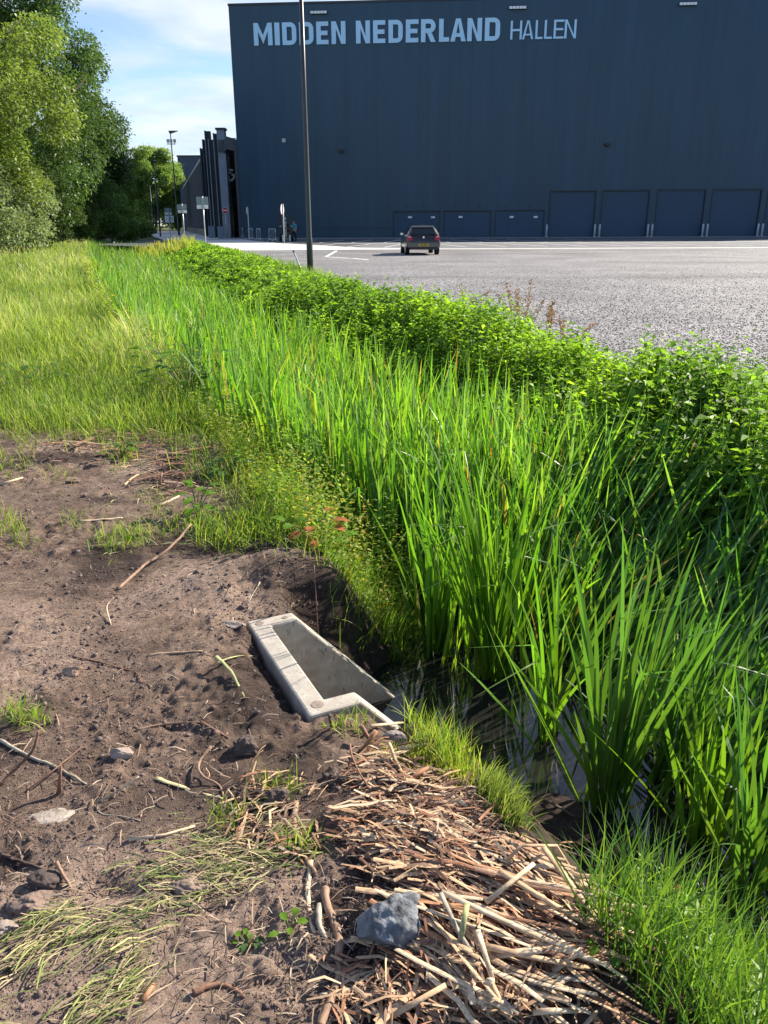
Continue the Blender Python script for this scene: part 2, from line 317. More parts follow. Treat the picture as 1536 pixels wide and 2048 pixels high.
# gravel lot
def gravel_mat():
    M, t, p = newmat('gravel'); n = t.nodes; l = t.links; c = n.new('ShaderNodeTexCoord')
    v = n.new('ShaderNodeTexVoronoi'); v.inputs['Scale'].default_value = 42; l.new(c.outputs['Object'], v.inputs[0])
    sx = n.new('ShaderNodeSeparateColor'); l.new(v.outputs['Color'], sx.inputs[0])
    r = n.new('ShaderNodeValToRGB'); e = r.color_ramp.elements; l.new(sx.outputs[0], r.inputs[0])
    e[0].position = 0; e[0].color = (.03, .028, .028, 1); e[1].position = 1; e[1].color = (.43, .418, .42, 1)
    k = e.new(.5); k.color = (.108, .104, .106, 1)
    tx = n.new('ShaderNodeTexNoise'); tx.inputs['Scale'].default_value = .35; tx.inputs['Detail'].default_value = 8; l.new(c.outputs['Object'], tx.inputs[0])
    mp = n.new('ShaderNodeMapRange'); mp.inputs[1].default_value = .3; mp.inputs[2].default_value = .7; mp.inputs[3].default_value = .72; mp.inputs[4].default_value = 1.25; l.new(tx.outputs[0], mp.inputs[0])
    mm = n.new('ShaderNodeMix'); mm.data_type = 'RGBA'; mm.blend_type = 'MULTIPLY'; mm.inputs[0].default_value = 1; l.new(r.outputs[0], mm.inputs[6]); l.new(mp.outputs[0], mm.inputs[7])
    # wheel tracks: long dark sweeps
    mpn = n.new('ShaderNodeMapping'); mpn.inputs['Scale'].default_value = (.03, .28, 1); mpn.inputs['Rotation'].default_value = (0, 0, .12); l.new(c.outputs['Object'], mpn.inputs[0])
    t3 = n.new('ShaderNodeTexNoise'); t3.inputs['Scale'].default_value = 1; t3.inputs['Detail'].default_value = 5; l.new(mpn.outputs[0], t3.inputs[0])
    m3 = n.new('ShaderNodeMapRange'); m3.inputs[1].default_value = .56; m3.inputs[2].default_value = .7; m3.inputs[3].default_value = 1; m3.inputs[4].default_value = .62; l.new(t3.outputs[0], m3.inputs[0])
    m4 = n.new('ShaderNodeMix'); m4.data_type = 'RGBA'; m4.blend_type = 'MULTIPLY'; m4.inputs[0].default_value = 1; l.new(mm.outputs[2], m4.inputs[6]); l.new(m3.outputs[0], m4.inputs[7])
    l.new(m4.outputs[2], p.inputs['Base Color']); p.inputs['Roughness'].default_value = .8
    b = n.new('ShaderNodeBump'); b.inputs['Strength'].default_value = .5; b.inputs['Distance'].default_value = .007; l.new(v.outputs['Distance'], b.inputs['Height'])
    b.invert = True; l.new(b.outputs[0], p.inputs['Normal'])
    return M
GM = gravel_mat()
ysg = np.concatenate([np.arange(1, 20, .35), np.arange(20, 53.6, 1)])
strip('gravel_lot', lambda y: Gc(y)+.22*(vn(np.array([y*1.7]), np.array([.5]))[0]-.5)+.12*(vn(np.array([y*6.1]), np.array([3.5]))[0]-.5), lambda y: 90, ysg, .004, GM)

ASPH = pm('shaded_asphalt', (.055, .06, .065), .85, noise=(3, .3), bump=(150, .5, .004))  # dark copy: the hall's cast shadow put into the surface colour
ASPL = pm('sunlit_asphalt', (.13, .135, .14), .9, noise=(1.2, .25), bump=(150, .5, .004))  # paler sunlit copy of the same surface, for the bays
CONC = pm('pale_concrete', (.56, .54, .50), .9, noise=(1.5, .12), bump=(60, .3, .004))
PAVE = pm('paving', (.20, .21, .22), .9, noise=(2, .15))
WHITE = pm('road_paint', (.78, .78, .76), .7, noise=(9, .12))
# everything paved lies on one strip along the hall
sheet('parking_area', [(-10.5, 53.2), (90, 51.2), (90, 92), (-19, 92), (-24, 110), (-24, 70)], .006, ASPH)
sheet('parking_bays', [(-2, 54.0), (90, 51.9), (90, 66.5), (-1, 69.2)], .010, ASPL)
o = sheet('concrete_path', [(-10.6, 51.5), (-1.5, 52.2), (90, 49.7), (90, 51.6), (4, 53.6), (-1.5, 56.5), (-5, 64), (-9, 72), (-13, 84), (-17, 99), (-24, 130), (-44, 215), (-60, 215), (-32, 118), (-24, 92), (-13.0, 61)], .014, PAVE if 0 else CONC)
sheet('pavement', [(-19, 90.2), (90, 84.6), (90, 100), (-19, 105)], .018, PAVE)
# painted lines
lines = []
for y0, y1, sl in ((69.2, 69.9, .03),):
    sheet('edge_line', [(-4, y0), (90, y0-2.7), (90, y1-2.7), (-4, y1)], .014+.004, WHITE)
mk = MB()
for i in range(26):
    x0 = -8.2+i*2.75
    for (ya, yb, dx) in ((57.2, 66.5, 1.6), (71.2, 84.2, 1.6)):
        s = -.028*x0
        mk.add([(x0, ya+s, .022), (x0+.14, ya+s, .022), (x0+dx*(-1 if x0 > 2 else 1)+.14, yb+s, .022), (x0+dx*(-1 if x0 > 2 else 1), yb+s, .022)], [(0, 1, 2, 3)])
o = mk.build('bay_markings', WHITE); tag(o, kind='structure')
mk = MB()
A_, B_, C_, D_ = gp(673, 502), gp(652, 514), gp(700, 517), gp(737, 520)
def ln(p, q, wd):
    d = (q-p)[:2]; d = d/np.linalg.norm(d); n_ = np.array([-d[1], d[0]])*wd/2
    mk.add([(*(p[:2]-n_), .010), (*(p[:2]+n_), .010), (*(q[:2]+n_), .010), (*(q[:2]-n_), .010)], [(0, 1, 2, 3)])
ln(A_, B_, .16); ln(B_+np.array([.1, -.2, 0]), C_, .22); ln(C_+np.array([.1, -.02, 0]), D_, .2)
o = mk.build('loose_line', WHITE); tag(o, 'broken white painted corner mark on the gravel beside the tall lamp post', 'marking')

# ================================================================== HALL
CLAD_D = (.0075, .047, .090)
def clad_mat(name, col, pitch=1.15, rough=.42):
    M, t, p = newmat(name); n = t.nodes; l = t.links; c = n.new('ShaderNodeTexCoord'); s = n.new('ShaderNodeSeparateXYZ'); l.new(c.outputs['Object'], s.inputs[0])
    def mth(op, a, b):
        k = n.new('ShaderNodeMath'); k.operation = op
        for i, q in enumerate((a, b)):
            if isinstance(q, (int, float)): k.inputs[i].default_value = q
            else: l.new(q, k.inputs[i])
        return k.outputs[0]
    q = mth('DIVIDE', s.outputs[0], pitch); fr = mth('FRACT', q, 0); fl = mth('FLOOR', q, 0)
    seam = mth('LESS_THAN', fr, .035)
    wn = n.new('ShaderNodeTexWhiteNoise'); wn.noise_dimensions = '1D'; l.new(fl, wn.inputs['W'])
    tone = n.new('ShaderNodeMapRange'); tone.inputs[3].default_value = .96; tone.inputs[4].default_value = 1.045; l.new(wn.outputs[0], tone.inputs[0])
    tx = n.new('ShaderNodeTexNoise'); tx.inputs['Scale'].default_value = .6; tx.inputs['Detail'].default_value = 6; mpg = n.new('ShaderNodeMapping'); mpg.inputs['Scale'].default_value = (1, 1, .12); l.new(c.outputs['Object'], mpg.inputs[0]); l.new(mpg.outputs[0], tx.inputs[0])
    mp = n.new('ShaderNodeMapRange'); mp.inputs[1].default_value = .3; mp.inputs[2].default_value = .7; mp.inputs[3].default_value = .86; mp.inputs[4].default_value = 1.14; l.new(tx.outputs[0], mp.inputs[0])
    f = mth('MULTIPLY', mth('MULTIPLY', tone.outputs[0], mp.outputs[0]), mth('SUBTRACT', 1, mth('MULTIPLY', seam, .22)))
    cc_ = n.new('ShaderNodeMix'); cc_.data_type = 'RGBA'; cc_.blend_type = 'MULTIPLY'; cc_.inputs[0].default_value = 1; cc_.inputs[6].default_value = (*col, 1); l.new(f, cc_.inputs[7])
    l.new(cc_.outputs[2], p.inputs['Base Color']); p.inputs['Roughness'].default_value = rough
    b = n.new('ShaderNodeBump'); b.inputs['Strength'].default_value = .6; b.inputs['Distance'].default_value = .02; b.invert = True; l.new(seam, b.inputs['Height']); l.new(b.outputs[0], p.inputs['Normal'])
    return M
CLAD = clad_mat('navy_cladding', CLAD_D)
DOORM = pm('navy_door', (.006, .044, .095), .45, noise=(.3, .06))
TRIM = pm('dark_trim', (.014, .022, .032), .5)
LETT = pm('letter_white', (.42, .68, .90), .45, noise=(.4, .04))
GALV = pm('galvanised', (.42, .46, .50), .45, .6, noise=(14, .15))
BLACK = pm('black_metal', (.012, .013, .015), .45)
LAMPG = pm('lamp_white', (.75, .77, .8), .3)
A0 = gp(485, 476.3, 0); yA = A0[1]
# wall direction: right end about 5% nearer
Bp = at(1536, 472.3, 0.955*yA*1.0); ANG = math.atan2(Bp[1]-A0[1], Bp[0]-A0[0])
UX = np.array([math.cos(ANG), math.sin(ANG)]); UN = np.array([-UX[1], UX[0]])
def wp(u, v, off=0.):
    """(X, Z) on the hall's front plane under a pixel"""
    d = ray(u, v); o_ = np.array([0, 0, H]); base = A0[:2]-UN*off
    t_ = ((base-o_[:2])@UN)/(d[:2]@UN); q = o_+d*t_; return float((q[:2]-base)@UX), float(q[2])
hall = thing('exhibition_hall', 'huge windowless dark blue hall with pale rooftop lettering and a row of roller doors', 'hall', (A0[0], A0[1], 0), ANG)
HT = wp(457, 12)[1]; HW = 78.; HD = 55.
bx = MB()
# openings: three panel doors and five roller doors
doors = []
for (u0, u1, vt) in ((786, 880, 423.5), (887, 982, 422.5), (989, 1088, 421.5)): doors.append(('panel', wp(u0, 450)[0], wp(u1, 450)[0], wp((u0+u1)/2, vt)[1]))
for (u0, u1, vt) in ((1097, 1190, 383), (1201, 1296, 381.5), (1310, 1407, 380), (1419, 1518, 379)): doors.append(('roller', wp(u0, 430)[0], wp(u1, 430)[0], wp((u0+u1)/2, vt)[1]))
st = doors[-1][1]-doors[-2][1]; doors.append(('roller', doors[-1][1]+st, doors[-1][2]+st, doors[-1][3]))
z1 = doors[3][3]
xs = 0.
zP = doors[0][3]; xe_p = doors[2][2]+.1
bx.box(0, HW, 0, .3, z1, HT)
segs = []; cur = 0.
for k, x0, x1, zt in doors:
    bx.box(cur, x0, 0, .3, 0, z1)
    if zt < z1-.01: bx.box(x0, x1, 0, .3, zt, z1)
    cur = x1
bx.box(cur, HW, 0, .3, 0, z1)
bx.box(0, HW, .3, HD, 0, HT-.02)
bx.build('wall', CLAD, hall)
MB().box(-.06, HW, -.07, HD, HT, HT+.22).build('roof_edge', TRIM, hall)
MB().box(0.02, doors[0][1]-.05, -.03, -.003, 1.05, 1.12).build('rubbing_rail', TRIM, hall)
for k, x0, x1, zt in doors:
    d_ = MB()
    if k == 'roller':
        n_ = 14
        for i in range(n_): d_.box(x0+.05, x1-.05, .17, .24, .04+i*(zt-.1)/n_, .04+(i+.985)*(zt-.1)/n_)
        d_.box(x0+.05, x1-.05, .22, .245, .03, zt-.05)
    else:
        for i in range(4): d_.box(x0+.06+i*(x1-x0-.12)/4, x0+.05+(i+1)*(x1-x0-.12)/4, .09, .16, .04, zt-.06)
        d_.box(x0+.05, x1-.05, .13, .165, .03, zt-.05)
    dd = d_.build('roller_door' if k == 'roller' else 'panel_door', DOORM, hall)
    fr_ = MB().box(x0, x0+.07, -.05, .23, 0, zt).box(x1-.07, x1, -.05, .23, 0, zt).box(x0, x1, -.05, .23, zt, zt+.12)
    fr_.build('door_frame', TRIM, dd)
for (u, v) in ((820, 434.5), (866, 434.5), (921, 434), (1023, 434), (1071, 434)):
    X_, Z_ = wp(u, v); q = MB().box(X_-.22, X_+.22, -.16, -.003, Z_-.1, Z_+.1).build('door_lamp', LAMPG, hall)
for (u, v) in ((683, 301), (1215, 288.5)):
    X_, Z_ = wp(u, v); MB().box(X_-.3, X_+.3, -.45, -.003, Z_-.16, Z_+.1).box(X_-.1, X_+.1, -.3, -.003, Z_-.3, Z_-.16).build('wall_lamp', BLACK, hall)
X_, Z_ = wp(568, 281); MB().box(X_-.2, X_+.2, -.2, -.003, Z_-.2, Z_+.2).build('wall_sensor', GALV, hall)
for (u, v) in ((638, 26), (1035, 16.5), (1375, 9)):
    X_, Z_ = wp(u, v); hb = MB().box(X_-.92, X_+.92, -.3, -.003, Z_-.12, Z_+.15).build('floodlight_bar', BLACK, hall)
    q = MB()
    for i in range(5): q.box(X_-.88+i*.36, X_-.56+i*.36, -.34, -.303, Z_-.11, Z_+.13)
    q.build('lens', LAMPG, hb)
# small drain spouts above the panel doors
for u in (812, 846, 910, 960, 1012, 1060):
    X_, Z_ = wp(u, 411.5); MB().box(X_-.12, X_+.12, -.1, -.003, Z_-.08, Z_+.08).build('overflow_spout', TRIM, hall)
# --- lettering: strokes as quads that butt edge to edge
def arc(cx, cy, rx, ry, a0, a1, n=6): return [(cx+rx*math.cos(a0+(a1-a0)*i/n), cy+ry*math.sin(a0+(a1-a0)*i/n)) for i in range(n+1)]
def ring(outer, inner): return [[outer[i], outer[i+1], inner[i+1], inner[i]] for i in range(len(outer)-1)]
def glyph(ch, w_, s, h=1.):
    """list of convex polygons for a capital letter of width w_, stroke s, height h"""
    th = s*.86
    if ch == 'I': return [[(0, 0), (w_, 0), (w_, h), (0, h)]]
    if ch == 'L': return [[(0, 0), (s, 0), (s, h), (0, h)], [(s, 0), (w_, 0), (w_, th), (s, th)]]
    if ch == 'E':
        r = [[(0, 0), (s, 0), (s, h), (0, h)]]
        for y, wd in ((0, w_), (h/2-th/2, w_*.93), (h-th, w_)): r.append([(s, y), (wd, y), (wd, y+th), (s, y+th)])
        return r
    if ch == 'H': return [[(0, 0), (s, 0), (s, h), (0, h)], [(w_-s, 0), (w_, 0), (w_, h), (w_-s, h)], [(s, h/2-th/2), (w_-s, h/2-th/2), (w_-s, h/2+th/2), (s, h/2+th/2)]]
    if ch == 'N':
        k = s*.95
        return [[(0, 0), (s, 0), (s, h), (0, h)], [(w_-s, 0), (w_, 0), (w_, h), (w_-s, h)], [(s, h), (s, h-k*1.5), (w_-s, 0), (w_-s, k*1.5)]]
    if ch == 'M':
        c_ = w_/2; k = s*1.25
        return [[(0, 0), (s, 0), (s, h), (0, h)], [(w_-s, 0), (w_, 0), (w_, h), (w_-s, h)], [(s, h), (s, h-k*1.3), (c_, .08), (c_, .08+k*1.3)], [(w_-s, h), (c_, .08+k*1.3), (c_, .08), (w_-s, h-k*1.3)]]
    if ch == 'A':
        top = s*.52; c_ = w_/2; r = []
        r.append([(0, 0), (s*1.02, 0), (c_, h-th*.9), (c_, h), (c_-top, h)]); r.append([(w_, 0), (c_+top, h), (c_, h), (c_, h-th*.9), (w_-s*1.02, 0)])
        def xi(y): return s*1.02+(c_-s*1.02)*y/(h-th*.9)
        y0, y1 = .2, .2+th*.85; r.append([(xi(y0), y0), (w_-xi(y0), y0), (w_-xi(y1), y1), (xi(y1), y1)]); return r
    if ch == 'D':
        ro = min(.3*h, w_*.6); ri = max(ro-s, .06)
        outer = [(s, 0)]+arc(w_-ro, ro, ro, ro, -PI/2, 0)+arc(w_-ro, h-ro, ro, ro, 0, PI/2)+[(s, h)]
        inner = [(s, th)]+arc(w_-s-ri, th+ri, ri, ri, -PI/2, 0)+arc(w_-s-ri, h-th-ri, ri, ri, 0, PI/2)+[(s, h-th)]
        return [[(0, 0), (s, 0), (s, h), (0, h)]]+ring(outer, inner)
    if ch == 'R':
        b0 = h*.40; ro = min((h-b0)/2, w_*.55); ri = max(ro-s, .05)
        outer = [(s, b0)]+arc(w_-ro, b0+ro, ro, ro, -PI/2, 0)+arc(w_-ro, h-ro, ro, ro, 0, PI/2)+[(s, h)]
        inner = [(s, b0+th)]+arc(w_-s-ri, b0+th+ri, ri, ri, -PI/2, 0)+arc(w_-s-ri, h-th-ri, ri, ri, 0, PI/2)+[(s, h-th)]
        return [[(0, 0), (s, 0), (s, h), (0, h)]]+ring(outer, inner)+[[(w_*.42, b0-.002), (w_-s*.02-s, 0), (w_+.01, 0), (w_*.42+s*1.05, b0-.002)]]
def word(name, items, x_u, vb, vt, stroke):
    q = MB()
    for ch, ua, ub in items:
        f_ = (ua-items[0][1])/(items[-1][2]-items[0][1]); vbx = vb[0]+(vb[1]-vb[0])*f_; vtx = vt[0]+(vt[1]-vt[0])*f_
        X0, zb = wp(ua, vbx*.5+vtx*.5); X1, _ = wp(ub, vbx*.5+vtx*.5); zb = ZB; cap = x_u
        for P in glyph(ch, (X1-X0)/cap, stroke if ch != 'I' else 9):
            q.prism([(X0+a*cap, zb+b*cap) for a, b in P], -.16, -.004, lambda a, b, d: (a, d, b))
    return q.build(name, LETT, hall)
k = 4.3886
zb0, zt0 = wp(510, 92.5)[1], wp(509, 47.5)[1]; zb1, zt1 = wp(995, 81.2)[1], wp(995, 35)[1]
ZB = (zb0+zb1)/2; CAP = (zt0+zt1)/2-ZB
L1 = [('M', 79, 241), ('I', 262, 306), ('D', 329, 452), ('D', 478, 602), ('E', 628, 733), ('N', 760, 883), ('N', 975, 1098), ('E', 1125, 1232), ('D', 1260, 1385), ('E', 1412, 1522)]
L2 = [('R', 53, 180), ('L', 211, 301), ('A', 311, 447), ('N', 459, 587), ('D', 613, 746)]
items = [(c, 490+a/k, 490+b_/k) for c, a, b_ in L1]+[(c, 830+a/k, 830+b_/k) for c, a, b_ in L2]
word('bold_lettering', items[:6], CAP, (92.5, 88.3), (47.5, 43), .225)
word('bold_lettering', items[6:], CAP, (88.0, 81), (42.8, 35), .225)
L3 = [('H', 838, 938), ('A', 942, 1040), ('L', 1057, 1121), ('L', 1136, 1205), ('E', 1217, 1306), ('N', 1313, 1414)]
ZB = (wp(1022, 79.5)[1]+wp(1150, 77.2)[1])/2; CAP3 = (wp(1025, 42)[1]+wp(1150, 39.5)[1])/2-ZB
word('thin_lettering', [(c, 830+a/k, 830+b_/k) for c, a, b_ in L3], CAP3, (79.5, 77.2), (42, 39.5), .125)

# ================================================================== ENTRANCE with fins, low wing, far block (left of the hall)
FIN = pm('fin_dark', (.020, .024, .030), .5); FINL = pm('fin_grey', (.25, .295, .355), .5, noise=(1, .1)); OLIVE = clad_mat('olive_cladding', (.22, .225, .165), 2.2, .55)
CANO = pm('canopy', (.075, .085, .10), .55, noise=(1.5, .12)); EMB = pm('emblem_white', (.6, .62, .65), .5); PANEL = pm('kick_panel', (.13, .18, .23), .5)
E0 = at(452, 475, 103.)
ent = thing('entrance_portal', 'dark entrance portal of tall stepped fins beside the blue hall', 'entrance', (E0[0], E0[1], 0))
def el(u, v, Y): q = at(u, v, Y); return q[0]-E0[0], q[1]-E0[1], q[2]
def slab(u0, u1, vtop, Y, depth, name, mat, zb=0.):
    x0, y0, z0 = el(u0, 470, Y); x1 = el(u1, 470, Y)[0]; zt = el((u0+u1)/2, vtop, Y)[2]
    return MB().box(x0, x1, y0, y0+depth, zb, zt).build(name, mat, ent)
# grey column
c1 = slab(447, 462, 259.5, 103.2, 1.2, 'column', FINL)
x0, y0, _ = el(447, 470, 103.2); x1 = el(462, 470, 103.2)[0]; zt = el(455, 259.5, 103.2)[2]
MB().box(x0-.12, x1+.12, y0-.1, y0+1.3, zt, zt+.22).build('cap', FIN, c1)
for (ua, ub, vt, Y, dp) in ((440, 447, 267, 104.6, 1.2), (430, 440, 279, 106.2, 1.4), (424, 434, 262, 108.4, .8), (418.5, 424.5, 279.5, 111.2, .8), (413, 419, 297, 114.0, .8)):
    f1 = slab(ua+.9, ub, vt, Y, dp, 'fin', FIN)
    x0, y0, _ = el(ua, 470, Y); xa = el(ua+1.7, 470, Y)[0]; zt = el(ua, vt, Y)[2]
    MB().box(x0, xa, y0-.25, y0+dp+.003, 0, zt+.05).build('fin_lit_edge', FINL if ua > 420 else CANO, f1)  # paler strip paints the lit edge of each fin
for (ua, ub, vt, vb, Y) in ((417, 430, 452, 471.5, 101.5), (435.5, 446.5, 453, 475, 98)):
    x0, y0, _ = el(ua, 470, Y); x1 = el(ub, 470, Y)[0]; zt = el(ua, vt, Y)[2]
    MB().box(x0, x1, y0, y0+.3, 0, max(zt, .9)).build('kick_panel', PANEL, ent, bevel=.02)
# canopy box
xa, ya, zc0 = el(448, 302, 101.8); zc1 = el(453, 273, 101.8)[2]
q = MB(); q.prism([(el(u, v, 101.8)[0], el(u, v, 101.8)[2]) for u, v in ((447.6, 304.5), (453, 297.5), (475.5, 304), (475.5, 279.5), (453, 272.5), (447.6, 280))], ya, ya+3.4, lambda a, b, d: (a, d, b)); q.build('canopy', CANO, ent)
x0, y0, z0 = el(436.6, 304, 103.0); x1 = el(448.4, 304, 103.0)[0]; MB().box(x0, x1, y0-.02, y0+.6, z0, el(440, 279.5, 103.)[2]).build('column_band', CANO, ent)
# dark recess, side jamb, emblem
x0, y0, _ = el(461, 470, 107.5); x1 = el(487, 470, 107.5)[0]
DARKG = pm('dark_glass', (.004, .005, .007), .12)
rc_ = MB().box(x0, x1, y0, y0+.3, 0, zc1-.2).build('glazed_recess', DARKG, ent)
q = MB()
for i in range(7): q.box(x0, x1, y0-.05, y0-.003, .9+i*1.75, .98+i*1.75)
for i in range(3): q.box(x0+.3+i*.75, x0+.36+i*.75, y0-.09, y0-.053, 0, zc1-.3)
q.build('mullion', FIN, rc_)
jx = el(478.5, 470, 101)[0]; MB().box(jx, jx+.35, el(478, 470, 101)[1], el(478, 470, 101)[1]+2.5, 0, zc0-.1).build('jamb', CANO, ent)
ex, ey, ez = el(459.5, 350, 106.3)
q = MB(); sW = .62; outer = []
for i in range(32):
    a = 2*PI*i/32; cr_ = abs(math.cos(a))**2.6+abs(math.sin(a))**2.6; rr_ = cr_**(-1/2.6); outer.append((sW*rr_*math.cos(a)*1.0, 1.15*sW*rr_*math.sin(a)))
inn = [(a*.66, b*.66) for a, b in outer]
for i in range(32):
    if i in (1, 2, 3, 14, 15): continue
    j = (i+1) % 32; q.prism([outer[i], outer[j], inn[j], inn[i]], ey-.05, ey, lambda a, b, d: (ex+a, d, ez+b))
for (a0_, b0_, wq, hq) in ((-.32, .12, .22, .26), (-.02, .16, .2, .2), (.24, -.06, .14, .26), (-.3, -.3, .3, .16)): q.box(ex+a0_, ex+a0_+wq, ey-.05, ey, ez+b0_-.02, ez+b0_+hq)
q.build('emblem', EMB, ent)
for i in range(6): MB().box(ex+1.0+.1*(i % 2), ex+1.12+.1*(i % 2)+.05*(i % 3), ey-.05, ey, ez+.7-i*.42-.12*(i % 2), ez+.9-i*.42).build('emblem_letter', EMB, ent)
# low wing: olive cladding running back
wing = thing('low_hall_wing', 'long low hall wing with olive grey vertical cladding running back to the trees', 'hall', (0, 0, 0))
Wn = at(413, 470, 117.); Wf = at(373.5, 462, 205.); zt = 9.6
dv = (Wf-Wn)[:2]; Lw = float(np.hypot(*dv)); wing.location = (Wn[0], Wn[1], 0); wing.rotation_euler = (0, 0, math.atan2(dv[1], dv[0]))
MB().box(0, Lw, -22, 0, .9, zt).build('wall', OLIVE, wing); MB().box(0, Lw, -21.9, .05, 0, .9).build('plinth', FIN, wing)
MB().box(-.1, Lw+.1, -22.1, .15, zt, zt+.25).build('roof_edge', FINL, wing)
q = MB()
for i in range(int(Lw/3.4)): q.box(i*3.4+1.2, i*3.4+1.65, .003, .14, .95, zt-.05)
q.build('cladding_rib', CANO, wing)
Bn = at(367, 462, 222.); zt = at(367, 313.5, 222.)[2]
blk = thing('rear_hall_block', 'plain dark blue flat roofed block rising behind the olive wing', 'hall', (Bn[0], Bn[1], 0))
MB().box(0, 42, 0, 30, 0, zt).build('wall', clad_mat('navy_cladding_far', (.015, .04, .08), 2.), blk); MB().box(-.15, 42.1, -.15, 30, zt, zt+.35).build('roof_edge', TRIM, blk)
# ================================================================== STREET FURNITURE
POLE = pm('pole_green', (.026, .034, .032), .4, noise=(8, .15)); STEEL = pm('steel', (.50, .54, .57), .38, .7, noise=(20, .12)); ALU = pm('aluminium_back', (.22, .28, .31), .45, .3, noise=(9, .12))
SIGNW = pm('sign_white', (.72, .74, .74), .4); RED = pm('sign_red', (.52, .02, .025), .35); GREYP = pm('grey_post', (.42, .46, .48), .45)
def ztop(u, v, Y): return float(at(u, v, Y)[2])
# near lamp post
b_ = gp(621, 548, 0)
lp = thing('lamp_post', 'tall dark lamp post at the gravel edge, passing in front of the lettering', 'lamp post', (b_[0], b_[1], -.05))
MB().lathe([(.098, 0), (.098, 1.1), (.082, 1.16), (.070, 5), (.052, 9.6)], 20).build('pole', POLE, lp, smooth=True)
MB().lathe([(.13, 0), (.13, .05), (.1, .1)], 20).build('base_collar', POLE, lp, smooth=True)
hd = MB().box(-.035, .035, -.1, -.094, .55, .95).build('hatch', TRIM, lp)
MB().tube([(0, 0, 9.55), (0, .5, 9.75), (0, .9, 9.8)], .03).build('arm', POLE, lp)
MB().box(-.13, .13, .85, 1.5, 9.74, 9.84).build('lamp_head', POLE, lp, bevel=.03)
# leaning thin pipe
p1_ = at(610, 549, 27.); p2_ = at(588.5, 507, 28.2)
pr = thing('leaning_pipe', 'thin pale pipe leaning out of the grass beside the tall lamp post', 'pipe', (p1_[0], p1_[1], -.1))
d_ = (p2_-p1_); MB().tube([(0, 0, -.1), (d_[0], d_[1], d_[2]+.1)], .028).build('tube', STEEL, pr, smooth=True)
MB().tube([(d_[0], d_[1], d_[2]+.10), (d_[0]*1.09, d_[1]*1.09, d_[2]*1.09+.1)], .034).build('end_cap', BLACK, pr)
# floodlight mast
b_ = gp(358.5, 471.5, 0); Yb = b_[1]; ht = ztop(338, 263, Yb); hf = ztop(343, 288, Yb)
fm = thing('floodlight_mast', 'tall dark mast with a lamp head and three floodlights above the far path', 'lamp post', b_)
MB().lathe([(.16, 0), (.15, 1.2), (.12, 1.3), (.07, ht-.2)], 14).build('pole', POLE, fm, smooth=True)
MB().box(-.6, .6, -.05, .05, hf-.05, hf+.05).build('cross_bar', POLE, fm)
for x in (-.45, 0, .5):
    fl = MB().box(x-.17, x+.17, -.12, .16, hf+.2, hf+.62).build('floodlight', BLACK, fm); MB().box(x-.13, x+.13, -.14, -.123, hf+.25, hf+.57).build('lens', GALV, fl); MB().box(x-.03, x+.03, -.03, .03, hf+.05, hf+.2).build('bracket', POLE, fl)
MB().prism([(-.12, ht-.25), (.0, ht-.3), (1.1, ht+.05), (1.1, ht+.1), (-.25, ht+.1)], -.15, .15, lambda a, b, d: (a, d, b)).build('lamp_head', POLE, fm)
# slim far lamp posts in front of the trees
for (u, v, vt, Y, lab) in ((321, 470, 322, 118., 'slim dark lamp post standing before the round tree, nearer of the two'), (308.5, 466, 372, 150., 'short looking slim dark lamp post farther along the tree shaded path')):
    b_ = at(u, v, Y); b_[2] = 0; ht = ztop(u-6, vt, Y)
    o = thing('lamp_post', lab, 'lamp post', b_)
    MB().lathe([(.13, 0), (.12, 1.0), (.07, ht)], 10).build('pole', POLE, o, smooth=True); MB().box(-.2, .2, -.7, .15, ht, ht+.12).build('lamp_head', POLE, o)
# traffic signs seen from behind
def backsign(ub, vb, ut, vt, plates, lab, arrow=False):
    b_ = gp(ub, vb, 0); Y = b_[1]; hh = ztop(ut, vt, Y); s_ = thing('traffic_sign', lab, 'sign', b_)
    MB().tube([(0, 0, -.3), (0, 0, hh)], .045, 10).build('post', STEEL, s_, smooth=True); MB().tube([(0, 0, hh), (0, 0, hh+.03)], .055, 10).build('post_cap', GREYP, s_)
    for (u0, u1, v0, v1, mt) in plates:
        q0 = at(u0, v1, Y); q1 = at(u1, v0, Y)
        pl = MB().box(q0[0]-b_[0], q1[0]-b_[0], .06, .085, q0[2], q1[2]).build('sign_plate', mt, s_, bevel=.01)
        for f_ in (.3, .7):
            zz_ = q0[2]+(q1[2]-q0[2])*f_; MB().box(-.09, .09, -.06, .058, zz_-.03, zz_+.03).build('clamp', GREYP, pl)
        if arrow and mt is SIGNW and v1 > 440:
            cz = (q0[2]+q1[2])/2; xm = .06; q = MB()
            q.box(xm, xm+.08, .035, .057, cz-.4, cz+.12); q.box(xm+.09, xm+.32, .035, .057, cz+.12, cz+.2); q.prism([(xm-.1, cz+.12), (xm+.18, cz+.12), (xm+.04, cz+.36)], .035, .057, lambda a, b, d: (a, d, b)); q.box(xm+.28, xm+.36, .035, .057, cz-.22, cz+.08)
            q.build('arrow_mark', BLACK, pl)
    return s_
backsign(412, 492, 403.5, 393, [(393, 415, 393.5, 409, ALU), (393.5, 415.5, 409.7, 417.5, SIGNW)], 'back of a grey road sign with a white plate below, nearest of the three')
backsign(370.5, 487, 362.5, 408, [(354, 371.5, 408.5, 419, ALU), (355.5, 372.5, 420, 426, SIGNW)], 'back of a small grey road sign with white strip just right of the floodlight mast')
backsign(341.5, 474, 336, 416, [(329, 342, 416.5, 424, ALU), (329.5, 343, 424.5, 430, SIGNW), (330, 346.5, 431.5, 445, SIGNW)], 'farthest road sign with a white plate bearing black arrow marks', True)
